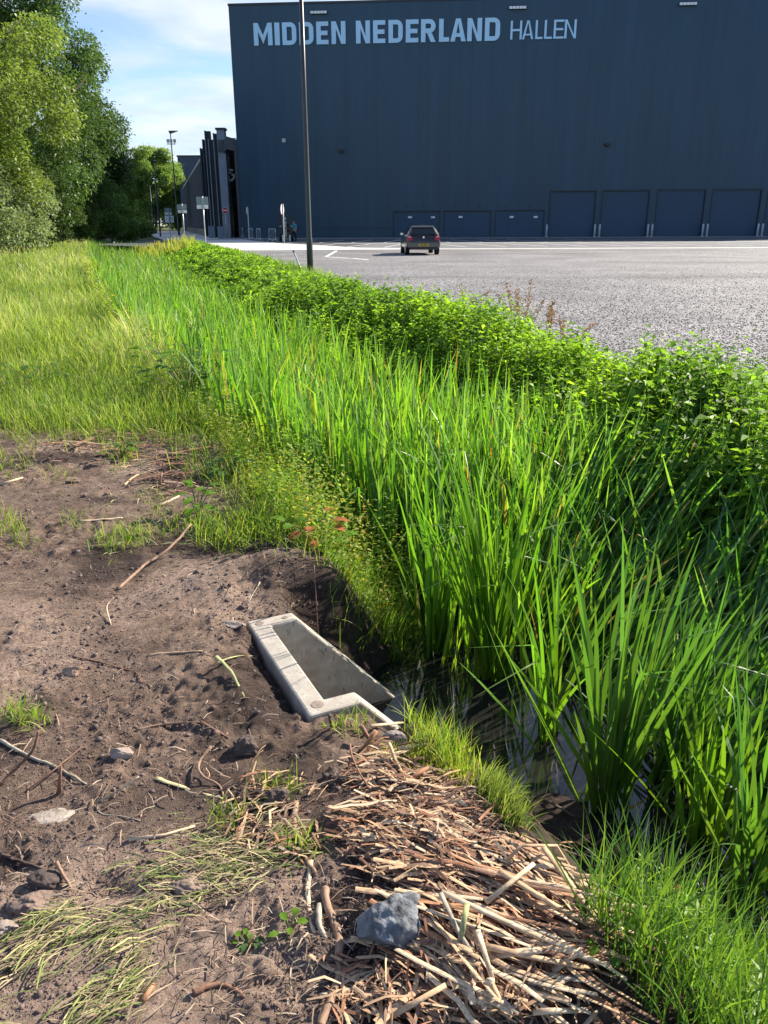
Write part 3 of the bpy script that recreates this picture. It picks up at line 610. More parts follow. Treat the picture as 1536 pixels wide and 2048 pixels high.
# no entry sign in front of the portal column
def disc(mb, cx_, cz_, r, y0, y1, k=28): mb.prism([(cx_+r*math.cos(2*PI*i/k), cz_+r*math.sin(2*PI*i/k)) for i in range(k)], y0, y1, lambda a, b, d: (a, d, b))
b_ = gp(453.5, 476, 0); Y = b_[1]; c_ = at(450.5, 421, Y); hz = c_[2]; R0 = .36
s_ = thing('no_entry_sign', 'round red no entry sign with white bar in front of the grey portal column', 'sign', (c_[0], Y, 0))
MB().tube([(0, 0, -.2), (0, 0, hz+.3)], .05, 10).build('post', STEEL, s_, smooth=True)
q = MB(); disc(q, 0, hz, R0, -.085, -.06); pl = q.build('sign_plate', RED, s_)
q = MB(); 
for i in range(28):
    a, a2 = 2*PI*i/28, 2*PI*(i+1)/28
    q.prism([(R0*math.cos(a), hz+R0*math.sin(a)), (R0*math.cos(a2), hz+R0*math.sin(a2)), (.92*R0*math.cos(a2), hz+.92*R0*math.sin(a2)), (.92*R0*math.cos(a), hz+.92*R0*math.sin(a))], -.089, -.0855, lambda a, b, d: (a, d, b))
q.build('border', SIGNW, pl); MB().box(-.27, .27, -.09, -.0855, hz-.065, hz+.065).build('white_bar', SIGNW, pl)
# edge-on signs at the drive
def edgesign(ub, vb, ut, vt, psz, tilt, lab):
    b_ = gp(ub, vb, 0); Y = b_[1]; hh = ztop(ut, vt, Y); s_ = thing('traffic_sign', lab, 'sign', b_, tilt)
    MB().tube([(0, 0, -.2), (0, 0, hh)], .05, 10).build('post', GREYP, s_, smooth=True)
    q = MB(); disc(q, 0, hh-psz, psz, -.1, -.07); pl = q.build('sign_plate', RED, s_); q = MB(); disc(q, 0, hh-psz, psz*.98, -.066, -.052); q.build('plate_back', SIGNW, pl)
    return s_
edgesign(569, 487.3, 563.5, 408, .42, math.radians(-102), 'white backed sign on a pole seen edge-on before the forklift')
edgesign(499, 481, 494.5, 414, .36, math.radians(-96), 'thin grey sign pole seen edge-on among the barriers')
# crowd barriers
def make_barrier():
    t = thing('crowd_barrier', 'x', 'barrier'); Lb = 2.2
    q = MB(); r_ = .1
    loop = [(-Lb/2, 0, .18), (-Lb/2, 0, 1.05), (-Lb/2+r_, 0, 1.13), (Lb/2-r_, 0, 1.13), (Lb/2, 0, 1.05), (Lb/2, 0, .18), (-Lb/2, 0, .18)]
    q.tube(loop, .028, 8); q.build('frame', STEEL, t)
    q = MB()
    for i in range(1, 12): q.tube([(-Lb/2+i*Lb/12, 0, .2), (-Lb/2+i*Lb/12, 0, 1.12)], .006, 5)
    q.build('bars', ALU, t)
    for x in (-.8, .8): MB().tube([(x, -.34, 0.02), (x, -.3, .05), (x, 0, .2), (x, .3, .05), (x, .34, 0.02)], .024, 6).build('foot', STEEL, t)
    return t
bar0 = make_barrier()
for i, (u, v, az, lab) in enumerate(((482, 476.5, 80, 'galvanised crowd barrier seen end-on against the dark portal jamb'), (499, 480, 77, 'galvanised crowd barrier wrapped round the thin sign pole'), (515, 482.5, 76, 'narrow looking galvanised crowd barrier standing between the other two barriers'), (542.5, 484, 70, 'widest looking galvanised crowd barrier just left of the forklift'))):
    o = bar0 if i == 0 else copy_tree(bar0); g_ = gp(u, v, 0); o.location = (g_[0], g_[1]+.9, 0)
    base = math.atan2(g_[1], g_[0]); wpx = (3, 8, 7, 12.5)[i]; ang = math.asin(min(1, wpx/1600*g_[1]/2.2)); o.rotation_euler = (0, 0, base+ang)
    tag(o, lab, 'barrier', 'crowd barriers by the portal')
# bollards at the roller doors
bo0 = None; order = ['leftmost', 'second', 'third', 'fourth', 'fifth', 'sixth', 'seventh', 'eighth', 'ninth']
where = ['left of the first roller door', 'right edge of the first roller door', 'left edge of the second roller door', 'right edge of the second roller door', 'left edge of the third roller door', 'right edge of the third roller door', 'left edge of the fourth roller door', 'right edge of the fourth roller door', 'left edge of the cut off last roller door']
for i, u in enumerate((1092.5, 1188.5, 1198, 1294.5, 1303, 1404, 1413, 1514, 1523)):
    X_, _ = wp(u, 472, 1.2); p_ = A0[:2]+UX*X_-UN*1.2
    if bo0 is None:
        bo0 = thing('bollard', 'x', 'bollard'); MB().lathe([(.11, 0), (.11, 1.26), (.09, 1.32), (.03, 1.345)], 14).build('post', GREYP, bo0, smooth=True); MB().lathe([(.18, 0), (.18, .03)], 14).build('foot_plate', STEEL, bo0); o = bo0
    else: o = copy_tree(bo0)
    o.location = (p_[0], p_[1], .018); tag(o, 'pale steel bollard at the '+where[i] if i else 'pale steel bollard standing alone left of the first roller door', 'bollard', 'bollards at the roller doors')

# ================================================================== CAR
PAINT = pm('car_paint', (.035, .027, .027), .28, .35, coat=.8, noise=(2, .05)); GLASS = pm('car_glass', (.012, .020, .024), .06); RUB = pm('rubber', (.012, .012, .013), .8); RIMM = pm('alloy', (.45, .46, .48), .3, .8)
LENS = pm('tail_lens', (.42, .015, .02), .15, coat=.5); LENSW = pm('tail_lens_white', (.6, .45, .45), .2); PLATE = pm('plate_yellow', (.62, .42, .02), .45); PLAST = pm('dark_plastic', (.02, .02, .022), .5); CHROME = pm('chrome', (.7, .71, .73), .15, .9)
b_ = gp(847, 510.5, 0)
car = thing('parked_car', 'dark brown hatchback parked on the gravel facing the hall', 'car', (b_[0], b_[1], .0), math.radians(3.5))
sts = [(-.02, .36, .48, .60, .62, .66, .70, .62), (.02, .33, .50, .72, .74, .82, .82, .76), (.10, .30, .55, .93, .955, .865, .83, .74), (.24, .28, .58, .97, 1.12, .872, .845, .665), (.46, .27, .6, .975, 1.36, .875, .85, .60),
       (.56, .26, .6, .975, 1.405, .875, .85, .585), (1.2, .24, .6, .97, 1.43, .873, .85, .585), (2.2, .24, .58, .95, 1.41, .87, .84, .58), (2.75, .24, .56, .93, 1.18, .87, .835, .62), (3.15, .24, .56, .91, .945, .87, .82, .72), (3.8, .25, .52, .80, .83, .85, .78, .66), (4.2, .30, .46, .60, .64, .74, .70, .58)]
V = []; Fs = []; nr_ = 0
for (y, zb, zm, zl, zr, hw, hb, hr) in sts:
    half = [(0, zb), (hw*.85, zb), (hw, zb+.10), (hw+.0, zm), (hb, zl), (hr, zr-.045), (hr-.10, zr), (0, zr+.018)]
    V += [(x, y, z) for x, z in half]+[(-x, y, z) for x, z in half[-2:0:-1]]
k_ = 14
for i in range(len(sts)-1):
    for j in range(k_): Fs.append((i*k_+j, i*k_+(j+1) % k_, (i+1)*k_+(j+1) % k_, (i+1)*k_+j))
Fs += [tuple(range(k_)), tuple((len(sts)-1)*k_+j for j in range(k_))[::-1]]
q = MB().add(V, Fs); bodyo = q.build('body', PAINT, car, smooth=True); sb = bodyo.modifiers.new('sub', 'SUBSURF'); sb.levels = 2; sb.render_levels = 2
def rear(pts, off, th=.012):  # outline on the tailgate: x, z -> y from the tailgate slope
    def yy(z): return float(np.interp(z, [.36, .6, .74, .955, 1.12, 1.36, 1.43], [-.03, -.02, .015, .085, .22, .44, .60]))
    return pts, (lambda a, b, d: (a, yy(b)-off-d, b))
def rpanel(name, P, mt, off=.004, th=.02, par=None):
    pts, fn = rear(P, off); return MB().prism(pts, -.05, th, fn).build(name, mt, par or car, bevel=.006)
rpanel('rear_window', [(-.62, .985), (.62, .985), (.60, 1.08), (.545, 1.26), (.50, 1.285), (-.50, 1.285), (-.545, 1.26), (-.60, 1.08)], GLASS, .015)
rpanel('spoiler', [(-.57, 1.335), (.57, 1.335), (.56, 1.41), (-.56, 1.41)], PAINT, .0, .09)
for s in (-1, 1):
    tl = rpanel('tail_light', [(s*.56, .70), (s*.80, .70), (s*.835, .80), (s*.80, .95), (s*.64, .95), (s*.56, .84)][::s], LENS, .02, .02)
    rpanel('clear_lens', [(s*.63, .85), (s*.79, .85), (s*.79, .91), (s*.66, .91)][::s], LENSW, .02, .024, tl)
    mi = MB().box(min(s*.84, s*1.0), max(s*.84, s*1.0), 2.28, 2.46, .93, 1.07).build('wing_mirror', PAINT, car, bevel=.03); MB().box(min(s*.87, s*.98), max(s*.87, s*.98), 2.27, 2.279, .95, 1.05).build('mirror_glass', CHROME, mi)
    sw = MB().add([(s*.853, .62, 1.0), (s*.852, 2.55, .975), (s*.66, 2.25, 1.34), (s*.635, .85, 1.345)], [(0, 1, 2, 3)]); sw.v = [(x+s*.012, y, z+.006) for x, y, z in sw.v]; sw.build('side_window', GLASS, car)
    for yw in (.78, 3.42):
        x0, x1 = sorted((s*.66, s*.87)); wl = MB().wheel(x0, x1, yw, .315, .315, 24).build('wheel', RUB, car, bevel=.03); x0, x1 = sorted((s*.84, s*.876))
        MB().wheel(x0, x1, yw, .315, .21, 16).build('rim', RIMM, wl)
rpanel('bumper', [(-.80, .38), (.80, .38), (.83, .60), (-.83, .60)], PAINT, .012, .05)
rpanel('diffuser', [(-.70, .27), (.70, .27), (.74, .36), (-.74, .36)], PLAST, .0, .03)
pl = rpanel('number_plate', [(-.26, .44), (.26, .44), (.26, .55), (-.26, .55)], PLATE, .06, .012)
q = MB()
for (x, wd) in ((-.2, .05), (-.12, .05), (-.04, .012), (0, .05), (.08, .05), (.16, .04)): q.box(x, x+wd, -.112, -.104, .465, .525)
q.build('plate_marks', PLAST, pl)
q = MB(); k2 = 16; q.prism([(.05*math.cos(2*PI*i/k2), .86+.05*math.sin(2*PI*i/k2)) for i in range(k2)], .0, .03, lambda a, b, d: (a, .045-d, b)); q.build('badge', CHROME, car)
MB().box(-.35, .35, -.005, .02, .955, .968).build('tailgate_strip', PLAST, car)
MB().tube([(0, .75, 1.42), (0, .68, 1.50)], .012, 6).build('aerial', PLAST, car)
MB().tube([(-.45, -.02, .30), (-.45, .25, .30)], .035, 10).build('exhaust', CHROME, car)

# ================================================================== FORKLIFT and PERSON
b_ = gp(573, 483, 0); s0 = 1.12
FRED = pm('forklift_dark', (.05, .045, .05), .5); FOR = pm('forklift_orange', (.30, .06, .02), .45)
fk = thing('forklift', 'dark forklift truck with raised mast frame in the shade of the hall', 'forklift', (b_[0], b_[1], .006), math.radians(6)); fk.scale = (s0,)*3
MB().box(-.5, .5, .35, 1.9, .25, .75).box(-.48, .48, 1.3, 2.05, .75, 1.15).build('chassis', FRED, fk, bevel=.05)
MB().box(-.52, .52, 1.95, 2.4, .3, 1.1).build('counterweight', FOR, fk, bevel=.1)
q = MB()
for x in (-.5, .5):
    for ya, yb in ((.42, .62), (1.75, 1.6)): q.tube([(x, ya, .75), (x*.95, yb, 2.1)], .045, 6)
q.box(-.53, .53, .55, 1.72, 2.08, 2.13)
for i in range(5): q.box(-.53, .53, .6+i*.24, .64+i*.24, 2.13, 2.16)
q.build('overhead_guard', BLACK, fk)
q = MB()
for x in (-.42, .32): q.box(x, x+.1, .1, .22, .05, 2.02)
for z in (.3, 1.0, 1.6, 1.96): q.box(-.32, .32, .12, .2, z, z+.08)
mast = q.build('mast', BLACK, fk); q = MB()
for x in (-.06, .02): q.tube([(x, .16, .2), (x, .16, 1.9)], .02, 6)
q.build('lift_chain', STEEL, mast)
for x in (-.34, .24): MB().add([(x, .1, .5), (x+.1, .1, .5), (x+.1, .04, .5), (x, .04, .5), (x, .1, .08), (x+.1, .1, .08), (x+.1, .04, .08), (x, .04, .08)], [(0,1,2,3),(4,7,6,5),(0,4,5,1),(1,5,6,2),(2,6,7,3),(3,7,4,0)]).box(x, x+.1, -.95, .1, .04, .08).build('fork', STEEL, fk)
MB().box(-.25, .25, 1.0, 1.45, .8, .92).box(-.25, .25, 1.38, 1.5, .92, 1.4).build('seat', RUB, fk, bevel=.04)
MB().tube([(0, .55, .75), (0, .72, 1.2)], .03, 6).build('steering_column', BLACK, fk)
for x in (-.6, .42):
    for y, r in ((.45, .33), (2.0, .26)):
        wl = MB().wheel(x, x+.2, y, r, r, 18).build('wheel', RUB, fk, bevel=.03); MB().wheel(x-.006, x+.206, y, r, r*.5, 12).build('rim', STEEL, wl)
for x in (-.5, .42): MB().box(x, x+.09, .3, .36, 1.15, 1.25).build('headlight', LAMPG, fk)

SKINM = pm('skin', (.42, .24, .17), .55); SHIRT = pm('shirt_cyan', (.02, .30, .46), .8, noise=(9, .12)); TROU = pm('trousers_navy', (.012, .018, .035), .85); HAIRM = pm('hair_dark', (.02, .015, .012), .7); SHOE = pm('shoe_black', (.012, .012, .012), .6)
def skinmesh(name, verts, edges, rad, mat, parent, root=0, sub=2):
    me = bpy.data.meshes.new(name); me.from_pydata(verts, edges, []); me.materials.append(mat); o = bpy.data.objects.new(name, me); COL.objects.link(o); o.parent = parent
    sk = o.modifiers.new('skin', 'SKIN'); sk.use_smooth_shade = True
    for i, r in enumerate(rad): me.skin_vertices[0].data[i].radius = (r, r) if not isinstance(r, tuple) else r
    me.skin_vertices[0].data[root].use_root = True
    s_ = o.modifiers.new('sub', 'SUBSURF'); s_.levels = sub; s_.render_levels = sub
    return o
b_ = gp(589, 482.3, 0); ph = ztop(586.5, 440.5, b_[1])
pe = thing('person', 'person in a bright cyan shirt and dark trousers standing beside the forklift', 'person', (b_[0], b_[1], .006), math.radians(-25)); pe.scale = (ph/1.8,)*3
vs = [(0, 0, .95), (0, .02, 1.15), (0, .0, 1.38), (0, -.01, 1.50), (0, -.03, 1.58), (0, -.045, 1.66), (0, -.04, 1.74)]; es = [(0, 1), (1, 2), (2, 3), (3, 4), (4, 5), (5, 6)]; rd = [(.16, .11), (.145, .10), (.17, .11), .06, .06, (.078, .098), (.07, .085)]
for s in (-1, 1):
    n0 = len(vs); vs += [(s*.19, 0, 1.42), (s*.24, .0, 1.14), (s*.25, -.12, .90)]; es += [(2, n0), (n0, n0+1), (n0+1, n0+2)]; rd += [.062, .046, .03]
    pm0 = len(vs); vs += [(s*.25, -.16, .83)]; es += [(n0+2, pm0)]; rd += [(.022, .036)]
    for kf, (dy, L_) in enumerate(((-.03, .07), (-.01, .085), (.012, .08), (.032, .062))):
        m0 = len(vs); vs += [(s*.25, -.175+dy, .80), (s*.238, -.19+dy, .80-L_)]; es += [(pm0, m0), (m0, m0+1)]; rd += [.009, .007]
    m0 = len(vs); vs += [(s*.235, -.20, .84), (s*.225, -.215, .80)]; es += [(pm0, m0), (m0, m0+1)]; rd += [.01, .008]
    h0 = len(vs); st_ = .10*s; vs += [(s*.10, 0, .86), (s*.11, -.01+st_*.3, .48), (s*.115, .03+st_, .08), (s*.12, -.12+st_, .04)]; es += [(0, h0), (h0, h0+1), (h0+1, h0+2), (h0+2, h0+3)]; rd += [.09, .062, .045, .035]
body = skinmesh('body', vs, es, rd, SKINM, pe)
skinmesh('shirt', [(0, 0, .94), (0, .02, 1.15), (0, 0, 1.37), (0, -.005, 1.47), (.19, 0, 1.42), (.232, 0, 1.2), (-.19, 0, 1.42), (-.232, 0, 1.2)], [(0, 1), (1, 2), (2, 3), (2, 4), (4, 5), (2, 6), (6, 7)], [(.18, .135), (.165, .125), (.19, .13), .075, .078, .068, .078, .068], SHIRT, pe)
tv = [(0, 0, .97)]; te = []; tr_ = [(.168, .122)]
for s in (-1, 1):
    n0 = len(tv); st_ = .10*s; tv += [(s*.10, 0, .84), (s*.11, -.01+st_*.3, .48), (s*.115, .03+st_, .09)]; te += [(0, n0), (n0, n0+1), (n0+1, n0+2)]; tr_ += [.108, .082, .068]
skinmesh('trousers', tv, te, tr_, TROU, pe)
skinmesh('hair', [(0, -.0, 1.70), (0, -.02, 1.77), (0, -.06, 1.785)], [(0, 1), (1, 2)], [(.082, .09), (.078, .085), (.05, .05)], HAIRM, pe)
q = MB()
for s in (-1, 1): q.box(s*.033-.012, s*.033+.012, -.142, -.136, 1.675, 1.69)
q.build('eyes', BLACK, pe); MB().add([(-.014, -.138, 1.63), (.014, -.138, 1.63), (0, -.168, 1.635), (0, -.14, 1.68)], [(0, 1, 2), (0, 2, 3), (1, 3, 2), (0, 3, 1)]).build('nose', SKINM, pe)
MB().box(-.024, .024, -.137, -.133, 1.6, 1.608).build('mouth', RED, pe)
for s in (-1, 1):
    st_ = .10*s; MB().box(s*.12-.05, s*.12+.05, -.2+st_, .09+st_, 0, .1).build('shoe', SHOE, pe, bevel=.03)
# ================================================================== CONCRETE OUTFALL
def conc_mat():
    M, t, p = newmat('outfall_concrete'); n = t.nodes; l = t.links; c = n.new('ShaderNodeTexCoord')
    def noise(s, d=8, r=.65, mp=None):
        x = n.new('ShaderNodeTexNoise'); x.inputs['Scale'].default_value = s; x.inputs['Detail'].default_value = d; x.inputs['Roughness'].default_value = r
        if mp:
            q = n.new('ShaderNodeMapping'); q.inputs['Scale'].default_value = mp; l.new(c.outputs['Object'], q.inputs[0]); l.new(q.outputs[0], x.inputs[0])
        else: l.new(c.outputs['Object'], x.inputs[0])
        return x.outputs[0]
    def ramp(i, p0, c0, p1, c1):
        r = n.new('ShaderNodeValToRGB'); l.new(i, r.inputs[0]); e = r.color_ramp.elements; e[0].position = p0; e[0].color = (*c0, 1); e[1].position = p1; e[1].color = (*c1, 1); return r.outputs[0]
    def mix(f, A, B):
        x = n.new('ShaderNodeMix'); x.data_type = 'RGBA'; l.new(f, x.inputs[0]); l.new(A, x.inputs[6]) if not isinstance(A, tuple) else setattr(x.inputs[6], 'default_value', (*A, 1))
        l.new(B, x.inputs[7]) if not isinstance(B, tuple) else setattr(x.inputs[7], 'default_value', (*B, 1)); return x.outputs[2]
    base = ramp(noise(6), .3, (.30, .275, .23), .7, (.54, .50, .425))
    spec = ramp(noise(55, 4, .6, (1, 1, .35)), .60, (0, 0, 0), .70, (1, 1, 1)); c1 = mix(spec, base, (.17, .15, .125))
    dirt = ramp(noise(5.5, 9, .75), .45, (0, 0, 0), .68, (.9, .9, .9)); c2 = mix(dirt, c1, (.30, .22, .165))
    l.new(c2, p.inputs['Base Color']); p.inputs['Roughness'].default_value = .85
    b = n.new('ShaderNodeBump'); b.inputs['Strength'].default_value = .35; b.inputs['Distance'].default_value = .004; l.new(noise(90), b.inputs['Height']); l.new(b.outputs[0], p.inputs['Normal'])
    return M
CM = conc_mat()
outf = thing('outfall_headwall', 'open grey concrete ditch outfall box with sloping sides set into the soil', 'outfall', (P0[0], P0[1], 0), math.atan2(E1[1], E1[0]))
# local x = towards the water, local y = towards the far side (b = -y)
prof = [(0, RIM), (.20, RIM), (.80, RIM-.66), (.80, -.84), (0, -.84)]
s1 = MB().prism(prof, 0, -.78, lambda a, b, d: (a, d, b)).build('body', CM, outf)
cut = MB().box(.085, 1.2, -.70, -.08, -.74, .3).build('cutter', CM, outf)
bo = s1.modifiers.new('hollow', 'BOOLEAN'); bo.operation = 'DIFFERENCE'; bo.object = cut; bo.solver = 'EXACT'
bpy.context.view_layer.update(); me = bpy.data.meshes.new_from_object(s1.evaluated_get(bpy.context.evaluated_depsgraph_get()))
s1.modifiers.clear(); s1.data = me; bpy.data.objects.remove(cut)
bv = s1.modifiers.new('bevel', 'BEVEL'); bv.width = .009; bv.segments = 2; bv.limit_method = 'ANGLE'
SOC = pm('socket_dirt', (.24, .19, .15), .9, noise=(40, .4), bump=(80, .6, .004))
for (a, b_, r) in ((.045, .045, .019), (.05, .725, .024), (.16, .04, .013)):
    q = MB(); q.lathe([(r, 0), (r*.96, .003), (r*.5, .004)], 14, (a, -b_, RIM-.0015)); q.build('lifting_socket', SOC, outf)

# ================================================================== STONES, CLODS
def ico(sub):
    bm = bmesh.new(); bmesh.ops.create_icosphere(bm, subdivisions=sub, radius=1); V = np.array([v.co for v in bm.verts]); Fc = np.array([[v.index for v in f.verts] for f in bm.faces]); bm.free(); return V, Fc
def rock(name, label, u, v, size, mat, seed, cuts=5, sink=.3, cat='stone', sub=5, rough=.08, rz=0.):
    r_ = np.random.default_rng(seed); V, Fc = ico(sub)
    for _ in range(cuts):
        nn = r_.normal(size=3); nn /= np.linalg.norm(nn); h_ = r_.uniform(.5, .82); d = V@nn; V = V-np.outer(np.clip(d-h_, 0, None), nn)*.92
    nz = fbm(V[:, 0]*2.2+seed, V[:, 1]*2.2+V[:, 2]*1.7, seed, 5)-.5; nz2 = fbm(V[:, 0]*9+V[:, 2]*5, V[:, 1]*9-V[:, 2]*6, seed+3, 4)-.5
    V = V*(1+rough*4*nz+rough*nz2)[:, None]*np.array(size)/2
    o = npmesh(name, V, Fc, mat, None, True); g_ = onto(u, v); g_[2] = float(gh(g_[0], g_[1])); o.location = (g_[0], g_[1], g_[2]+size[2]*(.5-sink)); o.rotation_euler = (0, 0, rz); tag(o, label, cat); return o
def stonemat(name, a, b_, sc_=14, bs=60): 
    M = pm(name, a, .9, noise=(sc_, .35), bump=(bs, .8, .006)); return M
BAS = pm('basalt', (.135, .147, .162), .88, noise=(22, .75), bump=(38, 1.0, .016)); SANDS = stonemat('sandstone', (.34, .22, .15), 0); PALE = stonemat('pale_stone', (.29, .235, .195), 0); DIRT = stonemat('dirt_clod', (.085, .06, .05), 0); GRY = stonemat('grey_stone', (.24, .20, .18), 0)
rock('stone', 'large angular blue grey stone half under the heap of cut stalks', 784, 1862, (.175, .15, .15), BAS, 8, 6, .38, rough=.12, rz=1.1)
rock('stone', 'small orange brown stone lying alone on the smooth soil left of the outfall', 146, 1346, (.075, .06, .05), SANDS, 11, 5, .35)
rock('stone', 'pale rough stone pressed into the soil near the left twigs', 243, 1509, (.075, .05, .045), PALE, 13, 5, .35)
rock('clod', 'round black clod of earth between the twigs and the outfall', 494, 1500, (.085, .08, .075), DIRT, 17, 3, .35, 'clod', rough=.18)
rock('clod', 'black crusted clod beside the upper end of the bare root', 554, 1600, (.07, .07, .055), DIRT, 19, 3, .3, 'clod', rough=.18)
rock('stone', 'grey brown stone among the stalks just below the outfall', 792, 1484, (.095, .08, .06), GRY, 23, 5, .35)
rock('stone', 'pale flat stone against the far rim corner of the outfall', 462, 1254, (.12, .06, .045), PALE, 29, 5, .4)
rock('stone', 'flattened sandy lump left of the cut grass at the mud edge', 68, 1800, (.12, .09, .05), stonemat('mud_lump', (.20, .14, .11), 0), 31, 4, .55, rough=.2)
rock('stone', 'broad buff stone sunk among the grass clippings', 380, 1772, (.11, .08, .05), stonemat('buff', (.24, .17, .13), 0), 37, 4, .6, rough=.2)
rock('stone', 'small pale stone at the left picture edge above the mud', 8, 1865, (.07, .05, .04), PALE, 41, 5, .35)
rock('stone', 'white chalky flat stone flush with the soil near the left edge', 95, 1632, (.17, .10, .03), stonemat('chalk', (.33, .28, .235), 0), 43, 4, .86)
rock('clod', 'dark clod at the rim of the mud below the left soil', 92, 1765, (.09, .07, .05), DIRT, 47, 3, .35, 'clod')

# ================================================================== STICKS AND ROOTS
def amat(name, a, b_=None, sc_=30): return pm(name, a, .75, noise=(sc_, .35), bump=(120, .5, .002))
TAN = amat('stalk_tan', (.48, .32, .185)); PAL = amat('stalk_pale', (.58, .44, .285)); ORA = amat('stalk_orange', (.36, .17, .085)); BRN = amat('stalk_brown', (.20, .10, .06)); GRN = amat('stalk_green', (.33, .34, .15)); DRK = amat('stalk_dark', (.085, .055, .04)); ROOT = amat('root_bark', (.27, .165, .105)); STRAW = amat('straw_yellow', (.52, .43, .22)); GRYS = amat('stalk_grey', (.33, .29, .22))
def smooth_pts(P, n=5):
    P = np.array(P, float)
    if len(P) < 3: return P
    o_ = []
    for i in range(len(P)-1):
        p0, p1, p2, p3 = P[max(i-1, 0)], P[i], P[i+1], P[min(i+2, len(P)-1)]
        for k_ in range(n):
            t = k_/n; o_.append(.5*((2*p1)+(-p0+p2)*t+(2*p0-5*p1+4*p2-p3)*t*t+(-p0+3*p1-3*p2+p3)*t**3))
    return np.array(o_+[P[-1]])
def stick(name, label, px, r, mat, cat='stick', lift=None, flat=1., taper=.55, kink=True, group=None):
    P = []
    for i, (u, v) in enumerate(px):
        g_ = onto(u, v); lf = (lift[i] if lift else 0)+r*flat*.6; g_[2] = max(g_[2], float(gh(g_[0], g_[1])))
        if lf > .03:   # raised point: keep it on the same sight line
            d = ray(u, v); g_ = g_-d*(lf/-d[2]); 
        else: g_ = g_+np.array([0, 0, lf])
        P.append(g_)
    Q = smooth_pts(P) if kink else np.array(P); o_ = Q[0].copy()
    r_ = np.random.default_rng(int(px[0][0]*7+px[0][1])); rr = np.linspace(1, taper, len(Q))*r*(1+.12*(r_.random(len(Q))-.5))
    if kink: Q[1:-1] += (r_.random((len(Q)-2, 3))-.5)*r*.45
    ob = MB().tube(Q-o_, list(rr), 7, flat).build(name, mat, None, True); ob.location = o_; tag(ob, label, cat, group); return ob
S = stick
S('root', 'long bare brown root running down the mud, upper piece beside the black clod', [(592,1608),(588,1650),(602,1690),(612,1720),(630,1750)], .0095, ROOT, 'root')
S('root', 'pale peeled strip of root hanging below the upper bare root', [(622,1722),(616,1790),(624,1850),(638,1888)], .0075, PAL, 'root', flat=.5)
S('root', 'thick winding brown root left of the big stone, reaching the bottom edge', [(650,1782),(655,1820),(672,1860),(678,1900),(676,1960),(655,2020),(642,2060)], .0105, ROOT, 'root', taper=.9)
S('root', 'short curved grey root between the two long roots', [(640,1815),(638,1845),(650,1880)], .009, GRYS, 'root')
S('branch', 'brown branch leaning across the soil up to a fresh green leaf', [(236,1180),(290,1140),(340,1095),(382,1048)], .0085, ROOT, 'branch', [0, .02, .05, .10], taper=.7)
S('stick', 'greenish stick among the left twigs, lying from the picture edge', [(0,1482),(60,1515),(110,1535),(172,1570)], .0065, GRYS)
S('stick', 'crooked brown stick crossing over the greenish stick at the left edge', [(0,1572),(38,1530),(66,1500),(76,1462)], .006, BRN, lift=[0, .04, .08, .14])
S('stick', 'thin forked twig top right of the crossed left sticks', [(50,1585),(110,1538),(165,1505)], .003, BRN, lift=[0, .04, .02])
S('stick', 'short upright brown stub among the crossed left sticks', [(118,1588),(122,1532)], .0065, BRN, lift=[0, .09])
S('root', 'wiry thin root with a curl and one tiny green leaf at its tip', [(278,1553),(230,1585),(196,1612),(202,1628),(240,1633),(280,1642)], .0028, GRYS, 'root', [.05, .03, .01, 0, 0, 0])
S('reed_stalk', 'flat yellow reed strip lying alone on the dark soil', [(312,1557),(370,1577),(446,1598)], .008, STRAW, 'stalk', flat=.35)
S('root', 'gnarled tangle of pale rootlets above the flat yellow strip', [(422,1493),(400,1535),(404,1562),(438,1572),(447,1594)], .005, ROOT, 'root', [.03, .02, .02, 0, 0])
S('root', 'thin twisting rootlet beside the gnarled rootlets', [(428,1520),(412,1545),(420,1562),(404,1570)], .0028, TAN, 'root', [.04, .02, .02, 0])
S('reed_stalk', 'pale straight stalk lying at the edge of the clippings', [(258,1681),(330,1672),(390,1654)], .006, PAL, 'stalk', kink=False)
S('stick', 'brown snapped stub standing in the soil above the mud', [(112,1724),(124,1756),(143,1780)], .0065, ROOT, lift=[.05, .02, 0])
S('root', 'dark half buried root at the left picture edge', [(0,1710),(50,1728),(108,1748)], .006, DRK, 'root')
S('root', 'pale knotty root lying level left of the outfall', [(298,1312),(340,1308),(405,1304)], .006, TAN, 'root')
S('root', 'thin sagging rootlet below the orange brown stone', [(148,1314),(200,1325),(238,1336),(272,1346),(283,1366)], .003, BRN, 'root')
S('root', 'brown root lying level below the outfall, left part', [(272,1462),(330,1450),(402,1446)], .0055, ROOT, 'root')
S('stick', 'dark straight stick continuing right of the level brown root', [(402,1446),(430,1462),(458,1478)], .006, BRN, kink=False)
S('reed_leaf', 'folded pale green reed leaf standing on the soil beside the outfall', [(432,1312),(462,1352),(490,1396)], .008, GRN, 'leaf', [.05, .02, 0], flat=.3, taper=.4)
S('reed_leaf', 'pale green reed leaf pointing from the fold towards the outfall', [(434,1325),(470,1318),(506,1312)], .006, GRN, 'leaf', [.03, .01, 0], flat=.3, taper=.4)
S('reed_stalk', 'thin pale stalk standing alone on the smooth soil', [(222,1250),(215,1222),(228,1195)], .003, PAL, 'stalk', [0, .02, .05])
S('stick', 'upright cut stem leaning left at the near wall of the outfall', [(690,1398),(703,1452)], .008, BRN, lift=[.14, 0], kink=False)
S('stick', 'upright cut stem leaning right beside the outfall water', [(757,1408),(735,1446)], .009, BRN, lift=[.11, 0], kink=False)
S('stick', 'short dark stub at the near corner of the outfall', [(659,1430),(663,1458)], .007, DRK, lift=[.06, 0], kink=False)
S('stick', 'split brown stem in the bunch below the outfall', [(722,1452),(745,1492)], .009, BRN, lift=[.07, 0], kink=False)
